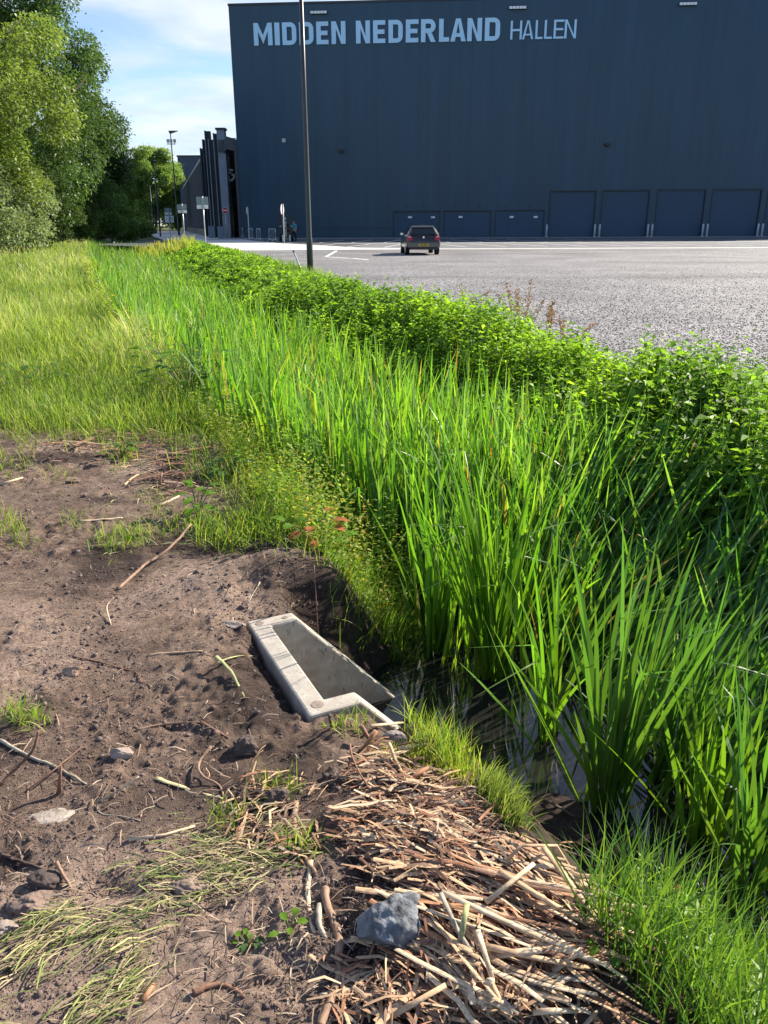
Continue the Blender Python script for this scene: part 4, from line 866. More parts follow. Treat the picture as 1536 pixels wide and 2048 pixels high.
S('stick', 'reddish stem crossing the bunch below the outfall', [(752,1462),(726,1500)], .009, ORA, lift=[.07, 0], kink=False)
S('stick', 'thin dark twig arching over the stalk litter', [(700,1488),(708,1525),(735,1572),(760,1612)], .0035, BRN, lift=[.06, .06, .03, 0])
S('stick', 'pale twig with a knot above the stalk litter', [(778,1486),(796,1530),(820,1572)], .006, TAN, lift=[.06, .04, 0])
S('reed_stalk', 'whitish stalk lying beside the grey brown stone', [(798,1511),(860,1499)], .007, PAL, 'stalk', [.02, .02], kink=False)
S('reed_stalk', 'white flat stalk against the end of the outfall', [(742,1452),(806,1456)], .007, PAL, 'stalk', [.03, .02], kink=False)
S('reed_stalk', 'bright orange stalk sticking up from the upper litter', [(800,1572),(857,1535)], .008, ORA, 'stalk', [0, .05], kink=False)
S('twig', 'brown twig reaching from the stone into the green tuft', [(790,1492),(830,1482),(870,1496),(895,1500)], .0035, BRN, 'twig', [.03, .05, .03, .01])
S('reed_stalk', 'long pale flat stalk lying on the upper soil', [(160,1043),(200,1040),(246,1037)], .013, PAL, 'stalk', flat=.4)
S('reed_stalk', 'bleached stalk at the left edge of the upper soil', [(0,971),(46,957)], .011, PAL, 'stalk', kink=False)
S('stick', 'pale bent stick below the upper debris', [(248,972),(268,955),(290,946)], .008, TAN)
S('stick', 'stubby brown stick standing in the upper debris', [(318,975),(324,945)], .011, ROOT, lift=[0, .08])
S('reed_stalk', 'pale stalk lying at the edge of the green tuft', [(314,1015),(336,1005),(358,994)], .010, PAL, 'stalk', kink=False)
S('stick', 'dark short stick lying on the upper soil', [(132,968),(162,963)], .012, DRK)
S('stem', 'thin reddish dead stem hanging down the cut bank', [(628,1130),(634,1190),(642,1238)], .003, BRN, 'stem', [.06, .03, 0])
S('stem', 'thin pale root hanging on the cut bank left of the reddish stem', [(520,1165),(500,1200),(497,1220)], .003, GRYS, 'stem')
S('reed_stalk', 'pale stalk lying on the bank weeds beside the reeds', [(700,1110),(722,1150),(735,1168)], .008, PAL, 'stalk', [.2, .15, .12], flat=.5)
S('root', 'dark root curving through the muddy bottom', [(386,1990),(430,1972),(465,1980),(488,1996)], .008, BRN, 'root')
S('reed_stalk', 'orange stalk near the bottom clippings', [(285,2005),(308,1972)], .008, ORA, 'stalk', kink=False)
S('stick', 'dark wet twig standing in the shallow water', [(1040,1555),(1062,1590),(1084,1640)], .006, DRK, lift=[.14, .08, 0])
for i, (px, lab) in enumerate((([(1060,1640),(1110,1655),(1180,1690)], 'dark wet stalk lying level across the mud bar'), ([(1090,1600),(1150,1640)], 'dark wet stalk slanting over the mud bar'), ([(1075,1690),(1160,1682)], 'wet brown stalk at the near edge of the mud bar'), ([(1120,1580),(1190,1592)], 'wet stalk floating at the far edge of the mud bar'), ([(1040,1665),(1100,1640)], 'wet stalk crossing the left of the mud bar'))):
    S('reed_stalk', lab, px, .007, DRK if i % 2 else BRN, 'stalk', [.015]*len(px), .5, .8, kink=False)
# the long bent stalks on top of the heap
for px, r, mt, lf, lab in (
    ([(883,1784),(1000,1838),(1146,1903)], .008, PAL, (.05,.06,.03), 'long pale stalk running diagonally over the middle of the heap'),
    ([(1087,1695),(1180,1822),(1209,1869)], .0085, TAN, (.06,.05,.0), 'thick bent stalk along the right rim of the heap'),
    ([(1015,1732),(1044,1691),(1114,1691),(1154,1774)], .006, TAN, (.02,.07,.09,.02), 'twice folded stalk arching over the top of the heap'),
    ([(972,1805),(1068,1727)], .007, PAL, (.03,.08), 'straight pale stalk lying against the grain of the heap'),
    ([(881,1786),(915,1860),(955,1932)], .006, GRYS, (.06,.04,.01), 'greyish stalk running down from the big stone'),
    ([(934,1808),(925,1860),(915,1911)], .007, GRN, (.07,.05,.01), 'olive green stalk standing across the heap right of the stone'),
    ([(981,1928),(1049,1903),(1167,1911)], .010, PAL, (.02,.05,.02), 'broad whitish bent stalk at the foot of the heap'),
    ([(773,2047),(892,1970)], .008, TAN, (.01,.03), 'long brown stalk at the bottom left of the heap'),
    ([(981,1958),(979,2042)], .010, PAL, (.05,.01), 'broad ribbed stalk pointing straight down to the bottom edge'),
    ([(985,1970),(1023,2050)], .007, TAN, (.05,.0), 'stalk slanting right beside the ribbed bottom stalk'),
    ([(1104,1958),(1163,1899)], .008, PAL, (.02,.06), 'short pale stalk crossing the whitish bent stalk'),
    ([(1065,2040),(1110,2022),(1172,2036)], .008, PAL, (.02,.04,.02), 'curved white stalk arching at the bottom edge'),
    ([(960,1890),(1070,1915),(1180,1953)], .009, TAN, (.03,.04,.02), 'long ribbed stalk low on the right of the heap'),
    ([(998,1742),(1090,1800),(1184,1869)], .009, TAN, (.05,.06,.02), 'long brown stalk from the heap top to its right foot'),
    ([(955,1860),(985,1958)], .007, PAL, (.05,.04), 'stalk bent over at the crown of the lower fan')):
    S('reed_stalk', lab, px, r, mt, 'stalk', list(lf), .55, .8, kink=False)
# heap of loose stalks: each its own object, copies of a few stalk meshes
prot = []
for i in range(14):
    r_ = np.random.default_rng(100+i); n_ = 5; L_ = 1.; P = np.zeros((n_, 3)); P[:, 0] = np.linspace(-.5, .5, n_); P[1:-1, 1] += (r_.random(n_-2)-.5)*.05; P[1:-1, 2] += (r_.random(n_-2)-.4)*.05
    if i % 4 == 0: P[-1, 1] += r_.uniform(-.14, .14); P[-1, 2] += .03
    V = []; wq = .5
    mt = [TAN, PAL, ORA, TAN, BRN, PAL, TAN, GRYS, TAN, TAN, PAL, BRN, TAN, PAL][i]
    q = MB().tube(P*np.array([1, 1, 1]), list(np.array([.9, 1, 1, .95, .7])*.5*.06), 6, .34); prot.append((q, mt))
stmesh = []
for q, mt in prot:
    o = q.build('reed_stalk', mt); stmesh.append(o.data); bpy.data.objects.remove(o)
heapA = [(850,1765),(1000,1695),(1105,1705),(1195,1850),(1185,1950),(1000,1985),(850,1960),(840,1900)]
heapB = [(690,1560),(760,1500),(900,1570),(1000,1670),(960,1730),(860,1770),(740,1745),(675,1640)]
heapC = [(690,1935),(1150,1965),(1240,2046),(650,2046)]
heapD = [(90,895),(150,872),(230,862),(320,865),(390,900),(400,975),(330,1000),(290,935),(180,912)]
def sample_px(poly, n):
    xs_ = [p[0] for p in poly]; ys_ = [p[1] for p in poly]; o_ = []
    while len(o_) < n:
        u, v = rng.uniform(min(xs_), max(xs_)), rng.uniform(min(ys_), max(ys_))
        if inpoly(np.array([u]), v, poly)[0]: o_.append((u, v))
    return o_
def put_stalk(u, v, L_, wd, az, tilt, up, label, group, k_=None):
    g_ = onto(u, v); o = bpy.data.objects.new('reed_stalk', stmesh[int(rng.integers(len(stmesh))) if k_ is None else k_]); COL.objects.link(o)
    o.location = (g_[0], g_[1], float(gh(g_[0], g_[1]))+up); o.rotation_euler = (rng.uniform(-.4, .4), tilt, az); o.scale = (L_, wd/.06, wd/.06*.75); tag(o, label, 'stalk', group)
for u, v in sample_px(heapA, 118): put_stalk(u, v, rng.uniform(.17, .46), rng.uniform(.008, .017), math.radians(rng.normal(-30, 15)), rng.normal(0, .05), rng.uniform(.003, .034), 'dry tan reed stalk lying in the heap right of the big grey stone', 'cut stalks heaped right of the big stone')
for u, v in sample_px(heapB, 92): put_stalk(u, v, rng.uniform(.06, .19), rng.uniform(.008, .015), math.radians(rng.normal(-14, 24)), rng.normal(0, .07), rng.uniform(.003, .03), 'short brown reed stalk in the litter between the outfall and the big stone', 'cut stalks strewn above the big stone')
for u, v in sample_px(heapC, 24): put_stalk(u, v, rng.uniform(.08, .26), rng.uniform(.008, .016), math.radians(rng.normal(-20, 38)), rng.normal(0, .06), rng.uniform(.003, .03), 'brown reed stalk in the wet mud along the bottom edge', 'cut stalks along the bottom edge')
for u, v in sample_px(heapD, 42): put_stalk(u, v, rng.uniform(.12, .42), rng.uniform(.014, .026), math.radians(rng.normal(2, 26)), rng.normal(0, .05), rng.uniform(.005, .05), 'reddish brown reed stalk in the debris at the top of the bare soil', 'cut stalks at the top of the bare soil', int(rng.choice([2, 4, 2, 11, 4, 3])))
# countless small chips of stalk, grass clippings, soil crumbs
def chips(n, polys, wts, lmin, lmax, wmin, wmax, cols, az, azs, up, patch=0.):
    VV = []; C = []; wts = np.array(wts)/sum(wts)
    for pi_, poly in enumerate(polys):
        px = np.array(sample_px(poly, int(n*wts[pi_]))); px = px+rng.normal(0, 16, px.shape)*(px[:, 1:2]/1500); G = ontos(px[:, 0], px[:, 1])
        if patch:
            k_ = rng.random(len(G)) < sst(patch-.07, patch+.09, fbm(G[:, 0]*4.2, G[:, 1]*4.2, 83, 4))+.06; G = G[k_]
        m = len(G); a = np.radians(rng.normal(az[pi_], azs[pi_], m))+(fbm(G[:, 0]*3, G[:, 1]*3, 66)-.5)*2.6; L_ = rng.uniform(lmin, lmax, m)[:, None]; wd = rng.uniform(wmin, wmax, m)[:, None]; G[:, 2] += rng.uniform(.001, up, m)
        d = np.stack([cos(a), sin(a), rng.normal(0, .12, m)], -1)*L_/2; s_ = np.stack([-sin(a), cos(a), rng.normal(0, .4, m)], -1)*wd/2; mid = G+s_*rng.normal(0, 1.5, (m, 1)); mid[:, 2] += rng.uniform(0, .18, m)*L_[:, 0]
        VV.append(np.stack([G-d-s_, G-d+s_, mid-s_, mid+s_, G+d-s_*.5, G+d+s_*.5], 1)); c = np.array(cols)[rng.integers(len(cols), size=m)]*rng.uniform(.7, 1.25, (m, 1)); C.append(np.repeat(c, 6, 0))
    V = np.concatenate(VV); m = len(V); i = np.arange(m)[:, None]*6; Fs = np.concatenate([i+np.array([[0, 1, 3, 2]]), i+np.array([[2, 3, 5, 4]])])
    return V.reshape(-1, 3), Fs, np.concatenate(C)
tans = [np.array(c) for c in ((.42,.255,.145), (.52,.385,.24), (.34,.155,.08), (.17,.085,.05), (.24,.14,.085), (.44,.285,.17))]
CH = attrmat('chip', .8, streak=90)
V, Fs, C = chips(5200, [heapA, heapB, heapC, heapD, [(480,1560),(640,1560),(620,1700),(470,1720)]], [1.1, 1.5, .35, .6, .16], .02, .11, .0025, .008, tans, [-28, -12, -20, 0, -10], [25, 32, 45, 35, 50], .022, .40)
o = npmesh('stalk_litter', V, Fs, CH, C); tag(o, 'chopped brown and tan bits of reed stalk strewn under the bigger stalks', 'litter', kind='stuff')
clip1 = [(0,1850),(120,1815),(330,1850),(340,1960),(220,2046),(0,2046)]; clip2 = [(330,1640),(540,1590),(600,1640),(580,1720),(430,1790),(200,1830),(180,1780),(320,1700)]; clip3 = [(0,930),(60,900),(90,935),(30,960)]; clip4 = [(180,1000),(420,960),(560,1050),(420,1110),(200,1100)]
soilall = [(0,880),(380,880),(520,1010),(740,1260),(500,1240),(600,1440),(640,1560),(500,1700),(0,1850)]
grs = [np.array(c) for c in ((.24,.27,.07), (.40,.38,.15), (.50,.42,.22), (.16,.22,.04), (.26,.19,.12), (.38,.29,.18), (.12,.16,.03))]
V, Fs, C = chips(3000, [clip1, clip2, clip3, clip4], [1.6, 1.5, .1, .5], .03, .10, .0016, .0038, grs, [25, 15, 20, 0], [26, 30, 50, 60], .018, .54)
o = npmesh('grass_clippings', V, Fs, CH, C); tag(o, 'wilting yellow green grass clippings flattened on the mud', 'clippings', kind='stuff')
dk = [np.array(c) for c in ((.10,.065,.05), (.20,.13,.09), (.42,.33,.24), (.06,.04,.03), (.30,.2,.13))]
V, Fs, C = chips(1500, [soilall, [(330,1800),(700,1750),(720,2046),(350,2046)]], [1.4, .5], .015, .07, .0012, .0035, dk, [0, 0], [90, 90], .012)
o = npmesh('rootlet_debris', V, Fs, CH, C); tag(o, 'fine rootlets and straw bits scattered over the bare soil', 'debris', kind='stuff')
bV, bF = ico(1)
n_ = 34000; px = np.array(sample_px([(0,880),(380,870),(540,1020),(780,1270),(760,1460),(1000,1700),(900,2046),(0,2046)], n_))
G = np.array([gp(u, v, -.12) for u, v in px]); dens = fbm(G[:, 0]*2.3, G[:, 1]*2.3, 44); keep = (soilmask(G[:, 0], G[:, 1]) > .5) & (rng.random(n_) < sst(.38, .62, dens)+.12); G = G[keep]; n_ = len(G); G[:, 2] = gh(G[:, 0], G[:, 1])
ok = G[:, 2] > -.45; G = G[ok]; n_ = len(G)
sz = .0015+.0085*rng.random(n_)**34+.0022*rng.random(n_)**2; sz *= np.clip(G[:, 1]/2.4, .8, 1.5)
Vc = bV[None]*(1+.35*(rng.random((n_, 12 if len(bV) == 12 else len(bV), 1))-.5))*sz[:, None, None]*(np.array([1, 1, .75])*(.6+.8*rng.random((n_, 1, 3))))+G[:, None, :]+np.array([0, 0, 1])*(sz*.1)[:, None, None]
Fc = bF[None]+(np.arange(n_)*len(bV))[:, None, None]
cc_ = np.array([.14, .10, .085])*(.6+.75*rng.random((n_, 1))); cc_ = np.repeat(cc_, len(bV), 0)
o = npmesh('soil_crumbs', Vc.reshape(-1, 3), Fc.reshape(-1, 3), attrmat('crumb', .95, (150, .6, .003), 120), cc_); tag(o, 'loose dark crumbs and clods of soil scattered over the dug ground', 'soil', kind='stuff')

# loose gravel stones on the lot, where single stones can be told by eye
oV = np.array([(1, 0, 0), (-1, 0, 0), (0, 1, 0), (0, -1, 0), (0, 0, 1), (0, 0, -1)], float); oF = np.array([(0, 2, 4), (2, 1, 4), (1, 3, 4), (3, 0, 4), (2, 0, 5), (1, 2, 5), (3, 1, 5), (0, 3, 5)])
n_ = 36000; y = np.exp(rng.uniform(math.log(4.5), math.log(34), n_)); y = y[rng.random(n_) < 1-.97*sst(11, 32, y)]; n_ = len(y); x = Gc(y)+(.53*y+1.0-Gc(y))*rng.random(n_); sz = rng.uniform(.007, .016, n_)*np.maximum(1, (y/10)**.35); a_ = rng.uniform(0, 2*PI, n_)
Vl = oV[None]*(rng.uniform(.6, 1.15, (n_, 6, 1)))*sz[:, None, None]*np.array([1, 1, .62]); ca, sa = cos(a_)[:, None], sin(a_)[:, None]
Vw = np.stack([Vl[..., 0]*ca-Vl[..., 1]*sa+x[:, None], Vl[..., 0]*sa+Vl[..., 1]*ca+y[:, None], Vl[..., 2]+.006+sz[:, None]*.2], -1); g_ = np.array([(.12, .116, .117), (.195, .19, .19), (.28, .272, .272), (.39, .38, .38), (.08, .078, .08)])[rng.choice(5, n_, p=[.27, .3, .2, .08, .15])]*rng.uniform(.8, 1.2, (n_, 1))
o = npmesh('gravel_stones', Vw.reshape(-1, 3), (oF[None]+(np.arange(n_)*6)[:, None, None]).reshape(-1, 3), attrmat('gravel_stone', .8, None, 30), np.repeat(g_, 6, 0)); tag(o, 'loose grey gravel stones covering the parking lot', 'gravel', kind='stuff')
# ================================================================== VEGETATION
LEAF = leafmat('leaf', .38, .55, .22); REED = leafmat('reed_leaf', .34, .45, .32, (1.2, 1.25, .45)); GRASS = leafmat('grass_leaf', .38, .5, .3, (1.2, 1.15, .6))
def blades(base, hd, a0, a1, L_, W_, nseg, c0, c1, tw=None, kt=None, ka=None, prof='reed'):
    n = len(base); t = np.linspace(0, 1, nseg+1); ang = a0[:, None]+a1[:, None]*t[None]**1.6
    if kt is not None: ang = ang+np.where(t[None] > kt[:, None], ka[:, None], 0)
    dl = (L_/nseg)[:, None]; hz = np.concatenate([np.zeros((n, 1)), np.cumsum(sin(ang[:, :-1])*dl, 1)], 1); vz = np.concatenate([np.zeros((n, 1)), np.cumsum(cos(ang[:, :-1])*dl, 1)], 1)
    hv = np.stack([cos(hd), sin(hd), 0*hd], -1); P = base[:, None, :]+hv[:, None, :]*hz[..., None]+np.array([0, 0, 1.])*vz[..., None]
    tw = rng.uniform(-1.3, 1.3, n) if tw is None else tw; pv = np.stack([-sin(hd), cos(hd), 0*hd], -1); tn = np.stack([cos(hd), sin(hd), 0*hd], -1)
    s = pv*cos(tw)[:, None]+tn*sin(tw)[:, None]
    wp_ = {'reed': np.interp(t, [0, .15, .5, .8, 1], [.75, .95, 1, .7, .03]), 'grass': np.interp(t, [0, .3, .7, 1], [.8, 1, .7, .05]), 'seed': np.interp(t, [0, .5, .68, .74, .9, 1], [.5, .45, .35, 1.5, 1.3, .3])}[prof]
    hw = (W_/2)[:, None]*wp_[None]; V = np.stack([P-s[:, None, :]*hw[..., None], P+s[:, None, :]*hw[..., None]], 2)
    m_ = nseg+1; idx = (np.arange(n)*m_*2)[:, None]+np.arange(nseg)[None]*2; Fc = np.stack([idx, idx+1, idx+3, idx+2], -1).reshape(-1, 4)
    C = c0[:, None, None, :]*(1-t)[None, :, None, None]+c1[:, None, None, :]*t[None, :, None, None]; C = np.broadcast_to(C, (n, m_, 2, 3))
    return V.reshape(-1, 3), Fc, C.reshape(-1, 3)
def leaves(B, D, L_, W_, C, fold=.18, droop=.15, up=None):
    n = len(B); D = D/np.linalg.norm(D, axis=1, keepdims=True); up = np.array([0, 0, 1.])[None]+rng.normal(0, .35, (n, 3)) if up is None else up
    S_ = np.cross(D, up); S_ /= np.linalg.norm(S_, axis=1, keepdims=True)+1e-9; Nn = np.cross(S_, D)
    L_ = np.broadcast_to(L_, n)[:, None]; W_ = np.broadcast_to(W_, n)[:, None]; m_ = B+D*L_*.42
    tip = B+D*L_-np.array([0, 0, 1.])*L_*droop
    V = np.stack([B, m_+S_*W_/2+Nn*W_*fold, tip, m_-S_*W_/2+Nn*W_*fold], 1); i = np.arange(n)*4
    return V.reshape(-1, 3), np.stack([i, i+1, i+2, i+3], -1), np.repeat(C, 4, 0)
class Pile:
    def __init__(s): s.V = []; s.F = []; s.C = []; s.n = 0
    def add(s, r):
        V, Fc, C = r; s.V.append(V); s.F.append(Fc+s.n); s.C.append(C); s.n += len(V); return s
    def build(s, name, mat, parent=None): return npmesh(name, np.concatenate(s.V), np.concatenate(s.F), mat, np.concatenate(s.C), False, parent)
def ylog(y0, y1, n): return np.exp(rng.uniform(math.log(y0), math.log(y1), n))
def vary(base, n, v=.25, hue=.12):
    c = np.array(base)[None]*(1+v*(rng.random((n, 1))*2-1)); return np.clip(c*(1+hue*(rng.random((n, 3))*2-1)), .003, 1)
def pick(cols, n, p=None): return np.array(cols)[rng.choice(len(cols), n, p=p)]
def outab(x, y):
    a = (x-P0[0])*E1[0]+(y-P0[1])*E1[1]; b = (x-P0[0])*E2[0]+(y-P0[1])*E2[1]; return a, b
# ---------- reeds in the ditch
openw = [gp(u, v, WATER)[:2] for u, v in ((770,1380),(850,1350),(930,1345),(1010,1352),(1050,1400),(1085,1465),(1150,1500),(1225,1610),(1190,1715),(1040,1680),(960,1560),(880,1440))]
def reedset(n, y0, y1, right_lean=False):
    y = ylog(y0, y1, n); f_ = rng.random(n); lo = Wc(y)-.02-.72*(Wc(y)-Tc(y))*sst(3.7, 7, y); hi = Rc(y)+.15; x = lo+(hi-lo)*f_; k_ = ~inpoly(x, y, openw); k_ &= ~((x < Wc(y)+.35) & (y < 2.9)); bb_ = gp(385, 795, -.2); k_ &= np.hypot(x-bb_[0], (y-bb_[1])*.8) > .55; a, b = outab(x, y); k_ &= ~((a < 1.0) & (b > -.25) & (b < 1.0)); return x[k_], y[k_], f_[k_]
P = Pile()
x, y, f_ = reedset(16500, 1.5, 85); x2, y2, f2 = reedset(2600, .45, 1.7); x3, y3, f3 = reedset(8000, 1.8, 5.5); k3 = f3 > .3; x4, y4, f4 = reedset(2600, 1.45, 2.7); x, y, f_ = np.concatenate([x, x2, x3[k3], x4]), np.concatenate([y, y2, y3[k3], y4]), np.concatenate([f_, f2, f3[k3], f4]); kq = rng.random(len(x)) > .5*(1-sst(3.6, 5.2, y))*(1-sst(.5, .8, f_))+.1; x, y, f_ = x[kq], y[kq], f_[kq]; n = len(x);  # nearest reeds, mostly out of frame, added to shade the bank grass
# grow in clumps
cl = .09*np.maximum(1, y/8); x = x+0; base = np.stack([x, y, np.maximum(gh(x, y, False), WATER-.12)], -1)
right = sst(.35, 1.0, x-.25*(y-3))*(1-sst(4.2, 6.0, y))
L_ = rng.uniform(.72, 1.24, n)*(1-.15*sst(9, 40, y)); L_ *= np.where(y < 2.4, .85, 1.)*(.72+.28*sst(0, .12, f_))*(1-.24*(1-sst(4.0, 5.2, y))*(1-sst(.45, .75, f_)))
hd = rng.uniform(0, 2*PI, n); hd = np.where(rng.random(n) < right*.92, rng.normal(.25, .38, n), hd); a0 = np.abs(rng.normal(0, .12, n))+right*rng.uniform(.25, .95, n); a1 = np.abs(rng.normal(.12, .34, n))
W_ = rng.uniform(.014, .029, n)*(.95+.05*sst(4, 7, y)); back_ = (cos(hd) < .2) & (y < 4.2); a0 = np.where(back_, a0*.5, a0); a1 = np.where(back_, a1*.5, a1)*np.maximum(1, (y/7)**.62)
kk = rng.random(n) < .16; kt = np.where(kk, rng.uniform(.55, .85, n), 2.); ka = rng.uniform(.7, 1.7, n)
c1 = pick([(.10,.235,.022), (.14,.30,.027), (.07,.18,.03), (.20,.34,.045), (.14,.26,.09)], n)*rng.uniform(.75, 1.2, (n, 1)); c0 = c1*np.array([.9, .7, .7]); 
c1 = np.where((right[:, None] > .4), c1*np.array([.62, .74, 1.05]), c1)  # right-hand reeds darker and bluer: bank shade put into the leaf colour
yl = rng.random(n) < .035; c1[yl] = pick([(.42,.33,.10), (.40,.22,.07), (.34,.32,.10)], yl.sum())
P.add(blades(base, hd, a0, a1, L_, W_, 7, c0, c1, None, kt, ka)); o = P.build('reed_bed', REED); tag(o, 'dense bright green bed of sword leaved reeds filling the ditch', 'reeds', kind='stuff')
def reedplant(label, u, v, nb, Lm, spread, lean=(0, 0.), col=(.085,.20,.018), wd=.019, seed=0):
    g_ = gp(u, v, WATER); t = thing('reed_clump', label, 'reed clump', (g_[0], g_[1], WATER-.06)); n = nb
    hd = rng.uniform(0, 2*PI, n); hd = np.where(rng.random(n) < lean[1], rng.normal(lean[0], .4, n), hd)
    b = np.stack([rng.normal(0, .035, n), rng.normal(0, .035, n), 0*hd], -1); L_ = rng.uniform(.55, 1.05, n)*Lm; kk = rng.random(n) < .2
    c = vary(col, n, .3); Q = Pile(); Q.add(blades(b, hd, np.abs(rng.normal(0, spread, n))+.03, rng.uniform(.0, .5, n), L_, rng.uniform(.7, 1.15, n)*wd, 9, c*np.array([1.1, .9, .9]), c, None, np.where(kk, rng.uniform(.5, .9, n), 2.), rng.uniform(.5, 1.6, n)))
    Q.build('blades', REED, t); return t
reedplant('bushy reed clump rising from the middle of the open water', 985, 1352, 75, 1.35, .17, (2.6, .3))
reedplant('small reed clump with a folded leaf standing alone in the open water', 1098, 1478, 22, .95, .22, (PI, .4))
reedplant('tall fan of broad reed blades at the muddy end of the water', 1212, 1612, 52, 1.15, .2, (.6, .45), (.07, .16, .028), .021)
reedplant('reed clump with yellow tips at the right edge above the grass', 1400, 1690, 34, .8, .3, (.9, .5), (.10, .21, .02), .017)
reedplant('reed clump leaning right along the shaded bank', 1330, 1560, 40, 1.1, .3, (.3, .75), (.055, .14, .03), .018)
reedplant('lower reed clump with pale folded leaf at the right picture edge', 1490, 1800, 30, .85, .3, (1.3, .5), (.075, .17, .03), .018)
reedplant('reed clump hugging the far side of the outfall mouth', 880, 1300, 36, 1.1, .16, (2.6, .2), (.07, .17, .02), .02)
# ---------- broad leaved weeds on the right bank
P = Pile(); n = 9300; y = ylog(1.7, 62, n); f_ = rng.random(n)**.85; lo = Rc(y)-.12; hi = Gc(y)-.12; x = lo+(hi-lo)*f_; gz = gh(x, y, False)
hgt = (.46+.44*sst(.25, .75, fbm(x*.9, y*.55, 91)))*(.70+.45*rng.random(n))*(1-.55*np.exp(-(((x+2.2)/2.6)**2+((y-23)/5.5)**2)))*(1.12-.62*f_**3)*(1-.38*sst(14, 26, y)); hgt = hgt*(1+.12*sst(9, 6, y))*(1+.45*sst(4.6, 3.4, y));  # nearest plants, unseen past the right edge, made taller to shade the reeds
tall = rng.random(n) < .05; hgt = np.where(tall & (f_ < .8), hgt*1.1, hgt)*(1-.14*sst(12, 6, y)*sst(4.5, 5.2, y))
az = rng.uniform(0, 2*PI, n); ln = np.abs(rng.normal(0, .16, n)); sc_ = np.maximum(1, (y/9)**.6)*rng.choice([.68, 1., 1.35], n, p=[.3, .5, .2])*(.75+.6*fbm(x*1.1, y*.8, 37)); cst = pick([(.065,.135,.016), (.085,.17,.018), (.11,.20,.022), (.05,.11,.016)], n)
cst = np.where((fbm(x*.6, y*.4, 77) > .56)[:, None], cst*np.array([1.35, 1.25, 1.]), cst)
K = 17; B = []; D = []; LL = []; CC = []
for k_ in range(K):
    t = .16+.84*(k_+.5*rng.random(n))/K; a_ = az+(k_//2)*1.57+(k_ % 2)*PI+rng.normal(0, .3, n)
    p = np.stack([x+cos(az)*ln*hgt*t*t, y+sin(az)*ln*hgt*t*t, gz+hgt*t], -1); el_ = rng.normal(.15, .35, n)+.35*(t > .9)
    B.append(p); D.append(np.stack([cos(a_)*cos(el_), sin(a_)*cos(el_), sin(el_)], -1)); LL.append(np.interp(t, [0, .35, .75, 1], [.065, .092, .082, .046])*sc_*rng.uniform(.7, 1.25, n)); CC.append(cst*rng.uniform(.75, 1.25, (n, 1))*(1.08+.5*(t > .8))[:, None])  # top leaves lightened: sunlight painted into their colour
B = np.concatenate(B); D = np.concatenate(D); LL = np.concatenate(LL); CC = np.concatenate(CC)
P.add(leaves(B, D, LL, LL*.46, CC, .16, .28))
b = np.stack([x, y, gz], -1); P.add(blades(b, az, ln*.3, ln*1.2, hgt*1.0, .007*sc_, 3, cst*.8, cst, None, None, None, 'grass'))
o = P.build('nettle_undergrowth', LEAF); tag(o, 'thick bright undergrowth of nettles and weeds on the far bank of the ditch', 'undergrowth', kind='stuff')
# low grass verge between undergrowth and gravel
P = Pile(); n = 26000; y = ylog(3.5, 75, n); x = Gc(y)-rng.random(n)**1.5*(Gc(y)-Rc(y))*.75+.12*np.minimum(y/8, 2.2)*rng.normal(0, 1, n).clip(-2, 1.2); gz = np.where(x > Gc(y)-.03, .0, gh(x, y, False)); sc_ = np.maximum(1, (y/7)**.75)
c = pick([(.10,.22,.02), (.14,.27,.03), (.09,.19,.02), (.20,.27,.05)], n)*rng.uniform(.8, 1.2, (n, 1))
P.add(blades(np.stack([x, y, gz], -1), rng.uniform(0, 2*PI, n), np.abs(rng.normal(.1, .25, n)), rng.uniform(.1, .9, n), rng.uniform(.10, .30, n)*(1+.5*sst(12, 30, y)), rng.uniform(.004, .007, n)*sc_, 3, c*.8, c, None, None, None, 'grass'))
o = P.build('verge_grass', GRASS); tag(o, 'bright green grass verge running along the gravel edge', 'grass', kind='stuff')
# ---------- tall meadow grass, left
P = Pile(); n = 70000; y = ylog(6.3, 120, n); wl = 2.2+.42*y; x = Tc(y)+.25-rng.random(n)*wl*.95; gz = gh(x, y, False); k_ = soilmask(x, y+.35*(rng.random(n)-.35)**3*4) < .6; x, y, gz = x[k_], y[k_], gz[k_]; n = len(x)
sc_ = np.maximum(1, (y/7)**.62); patch = fbm(x*.45, y*.28, 55); hh = rng.uniform(.18, .58, n)*(.35+1.3*sst(.3, .7, patch))*(1-.25*sst(25, 60, y))
hd = 2.6+(fbm(x*.8, y*.5, 15)-.5)*7+rng.normal(0, 1.6, n); c1 = np.where((patch > .56)[:, None], pick([(.28,.35,.10), (.42,.42,.18), (.20,.31,.06), (.50,.47,.27)], n), pick([(.22,.31,.055), (.32,.37,.10), (.36,.38,.13), (.17,.29,.035)], n))*rng.uniform(.75, 1.2, (n, 1)); c0 = pick([(.10,.19,.02), (.13,.21,.03), (.09,.16,.02)], n)
P.add(blades(np.stack([x, y, gz], -1), hd, np.abs(rng.normal(.05, .22, n)), rng.uniform(.1, 1.3, n), hh, rng.uniform(.003, .0055, n)*sc_, 5, c0, c1, None, None, None, 'seed'))
n = 56000; y = ylog(6.3, 120, n); wl = 2.2+.42*y; x = Tc(y)+.3-rng.random(n)*wl*.95; k_ = soilmask(x, y) < .6; x, y = x[k_], y[k_]; n = len(x); gz = gh(x, y, False); sc_ = np.maximum(1, (y/7)**.62); patch = fbm(x*.45, y*.28, 55)
c1 = pick([(.12,.23,.025), (.16,.26,.04), (.22,.28,.06), (.10,.19,.025)], n)*rng.uniform(.75, 1.2, (n, 1))
